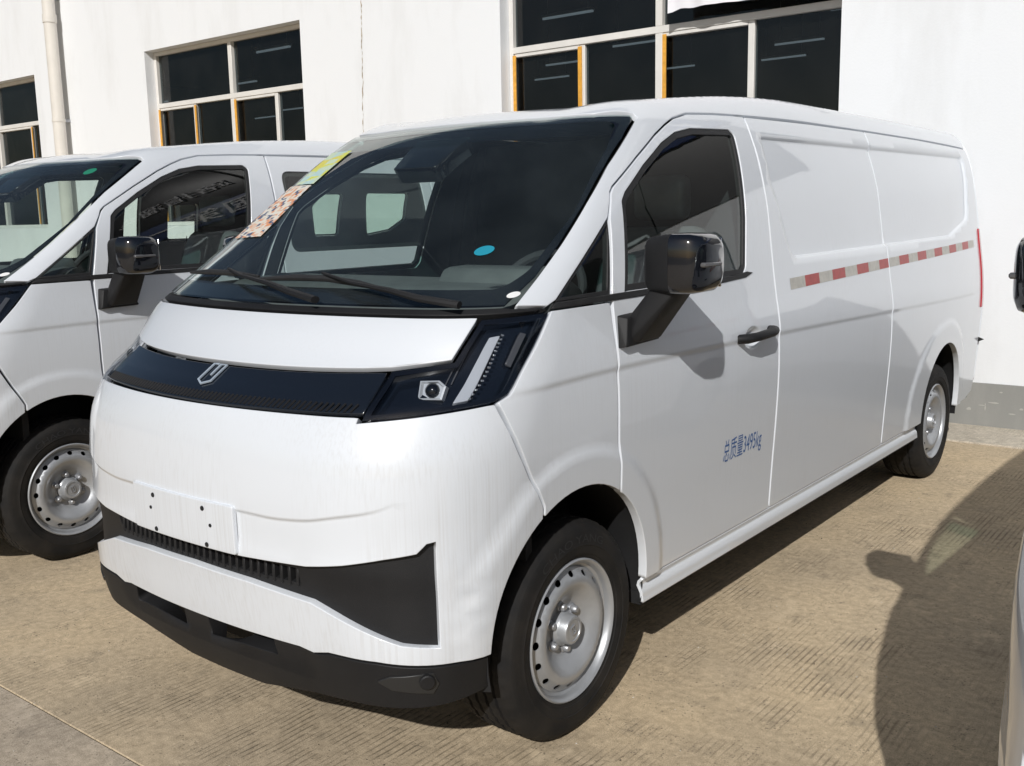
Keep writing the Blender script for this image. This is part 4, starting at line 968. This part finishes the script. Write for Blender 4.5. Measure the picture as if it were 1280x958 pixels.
    P('round_sticker', CF, np.stack([.772 + .011 * np.cos(t), 1.374 + .008 * np.sin(t)], -1), WHITEST, h=.02, off=.001, edge=0, gap=0)
    if not windows:
        P('price_sheet', CF, np.array([(-.60, 1.527), (-.40, 1.535), (-.437, 1.716), (-.632, 1.716)]), PAPERC, h=.04, off=.002, edge=0, gap=0)
        P('energy_label', CF, np.array([(-.585, 1.722), (-.43, 1.720), (-.417, 1.846), (-.586, 1.848)]), PAPERY, h=.04, off=.002, edge=0, gap=0)
    else:
        P('green_sticker', CF, np.stack([.555 + .03 * np.cos(t), 1.855 + .016 * np.sin(t)], -1), GREENST, h=.02, off=-.004, edge=0, gap=0)
    P('sensor_pod', CF, np.array([(-.05, 1.77), (.14, 1.77), (.16, 1.88), (-.08, 1.88)]), GLOSSB, h=.03, off=-.015, edge=.004, gap=0, depth=.06)
    # ---- text on the door
    cu = bpy.data.curves.new('t', 'FONT'); cu.body = '总质量3495kg'; cu.size = 1; to = bpy.data.objects.new('t', cu); COL.objects.link(to)
    dg = bpy.context.evaluated_depsgraph_get(); me = bpy.data.meshes.new_from_object(to.evaluated_get(dg)); COL.objects.unlink(to); bpy.data.objects.remove(to)
    co = np.array([tuple(q.co) for q in me.vertices])
    if len(co) and not windows:
        x0, x1 = co[:, 0].min(), co[:, 0].max(); z0, z1 = co[:, 1].min(), co[:, 1].max()
        Q = s3(np.stack([.895 + .325 * (co[:, 0] - x0) / (x1 - x0), .668 + .098 * (co[:, 1] - z0) / (z1 - z0)], -1)); n = grad(Q); Q = Q + n * (side_disp(Q) + .0012)[:, None]
        me.vertices.foreach_set('co', Q.ravel()); me.update(); mk('lettering', me, TEXTB, d1)
    # ---- underside, wheel wells
    fl = [(-.57, .57, -.50, 4.58, .30, .345)]
    for s in (1, -1): fl += [tuple(sorted((s * .5701, s * .838))) + (.372, 3.335, .3005, .3445), tuple(sorted((s * .5701, s * .80))) + (4.13, 4.57, .355, .385)]
    mk('floor', boxes(fl), UNDER, v)
    mk('firewall_and_blocker', boxes([(-.80, .80, -.20, -.17, .35, 1.30), (-.62, .62, -.50, -.45, .245, 1.05)]), UNDER, v)  # firewall plus an added black box that keeps the chin openings dark
    for A in (A1, A2):
        n = 26; V = []; Fc = []
        for k in range(n + 1):
            a = R(-14 + 208 * k / n)
            for x, r_ in ((.845, A[2] + .012), (.80, A[2] + .030), (.565, A[2] + .030)): V.append((x, A[0] + r_ * math.cos(a), A[1] + r_ * math.sin(a)))
        for k in range(n):
            for i in range(2): Fc.append((k*3+i, k*3+i+1, k*3+4+i, k*3+3+i))
        Fc.append(tuple(k * 3 + 2 for k in range(n + 1)))
        pair('wheel_well', raw(V, Fc, True), UNDER, v)
    mk('axle', tube([(-.70, 0, .335), (.70, 0, .335)], .045, 12), UNDER, v); mk('axle', tube([(-.70, 3.75, .335), (.70, 3.75, .335)], .05, 12), UNDER, v)
    for s in (1, -1): wheel(v, .830, 0., s, .35); wheel(v, .830, 3.752, s, 1.1)
    # ---- cabin
    mk('dashboard', hull([(x, y, z) for x in (-.70, .70) for y, z in ((-.15, 1.20), (-.20, 1.300), (-.02, 1.372), (.20, 1.388), (.26, 1.35), (.22, 1.05), (.05, .90))], .015), DASHM, v)
    mk('instrument_hood', hull([(x, y, z) for x in (.22, .60) for y, z in ((.08, 1.37), (.12, 1.425), (.24, 1.43), (.27, 1.35))], .02), DASHM, v)
    def ring(R0, r0, n=36, m=8): return [(R0 * math.cos(2*math.pi*k/n), R0 * math.sin(2*math.pi*k/n), 0) for k in range(n + 1)]
    sw = mk('steering_wheel', tube(ring(.185, .015), .016, 8, cap=False), DARKIN, v, (.40, .40, 1.30)); sw.rotation_euler = (R(58), 0, 0)
    mk('steering_spokes', boxes([(-.17, .17, -.02, .02, -.012, .006), (-.02, .02, -.17, 0, -.0121, .0061), (-.06, .06, -.05, .05, -.02, .012)], .004), DARKIN, sw)
    for (x0, x1) in ((.14, .68), (-.70, -.02)):
        dz = 0 if x0 > 0 else .24
        s_ = mk('seat', box(x0, x1, .52, 1.06, .72, .92, .05, 3), SEATM, v)
        mk('backrest', hull([(x, y, z) for x in (x0 + .02, x1 - .02) for y, z in ((.98, .86), (1.14, .86), (1.18, 1.46 - dz), (1.29, 1.45 - dz))] + [(x, y, z) for x in (x0 + .08, x1 - .08) for y, z in ((1.19, 1.54 - dz), (1.29, 1.53 - dz))], .03), SEATP, s_)
        if x0 > 0: mk('headrest', box((x0 + x1) / 2 - .12, (x0 + x1) / 2 + .12, 1.20, 1.30, 1.56, 1.74, .035, 3), SEATP, s_)
    if not windows: mk('bulkhead', hull([(x, y, z) for y in (1.46, 1.48) for x, z in ((-.80, .35), (.80, .35), (-.82, 1.1), (.82, 1.1), (-.68, 1.92), (.68, 1.92))]), DARKIN, v)
    else:
        for y in (2.1, 2.95, 3.8):
            for x0, x1 in ((-.70, -.28), (-.24, .16), (.28, .70)):
                s_ = mk('seat', box(x0, x1, y - .5, y, .70, .86, .04), SEATM, v); mk('backrest', hull([(x, yy, z) for x in (x0, x1) for yy, z in ((y - .05, .80), (y + .06, .80), (y + .08, 1.36), (y + .16, 1.36))], .03), SEATM, s_)
    return v
def copy_tree(o, parent=None):
    c = o.copy(); COL.objects.link(c); c.parent = parent
    for ch in o.children: copy_tree(ch, c)
    return c
van = build_van(False)
tag(van, 'white windowless cargo van in the middle with red and white tape along its side', 'van', 'white vans parked side by side')
van3 = copy_tree(van); van3.location = (3.03, -.26, 0); van3.rotation_euler = (0, 0, R(-2.5))
for ch in van3.children:
    if ch.name.split('.')[0] == 'mirror': ch.location.x += .07            # this one sits a little folded in
for ch in [c for c in van3.children if c.name.split('.')[0] in ('price_sheet', 'energy_label')]: bpy.data.objects.remove(ch)
tag(van3, 'white van cut off by the right edge, only a black mirror and white flank showing', 'van', 'white vans parked side by side')
van2 = build_van(True); van2.location = (-2.895, -.045, 0); van2.rotation_euler = (0, 0, R(1.3))
tag(van2, 'white van with dark side windows at the left, partly hidden behind the middle van', 'van', 'white vans parked side by side')
bpy.context.view_layer.update()
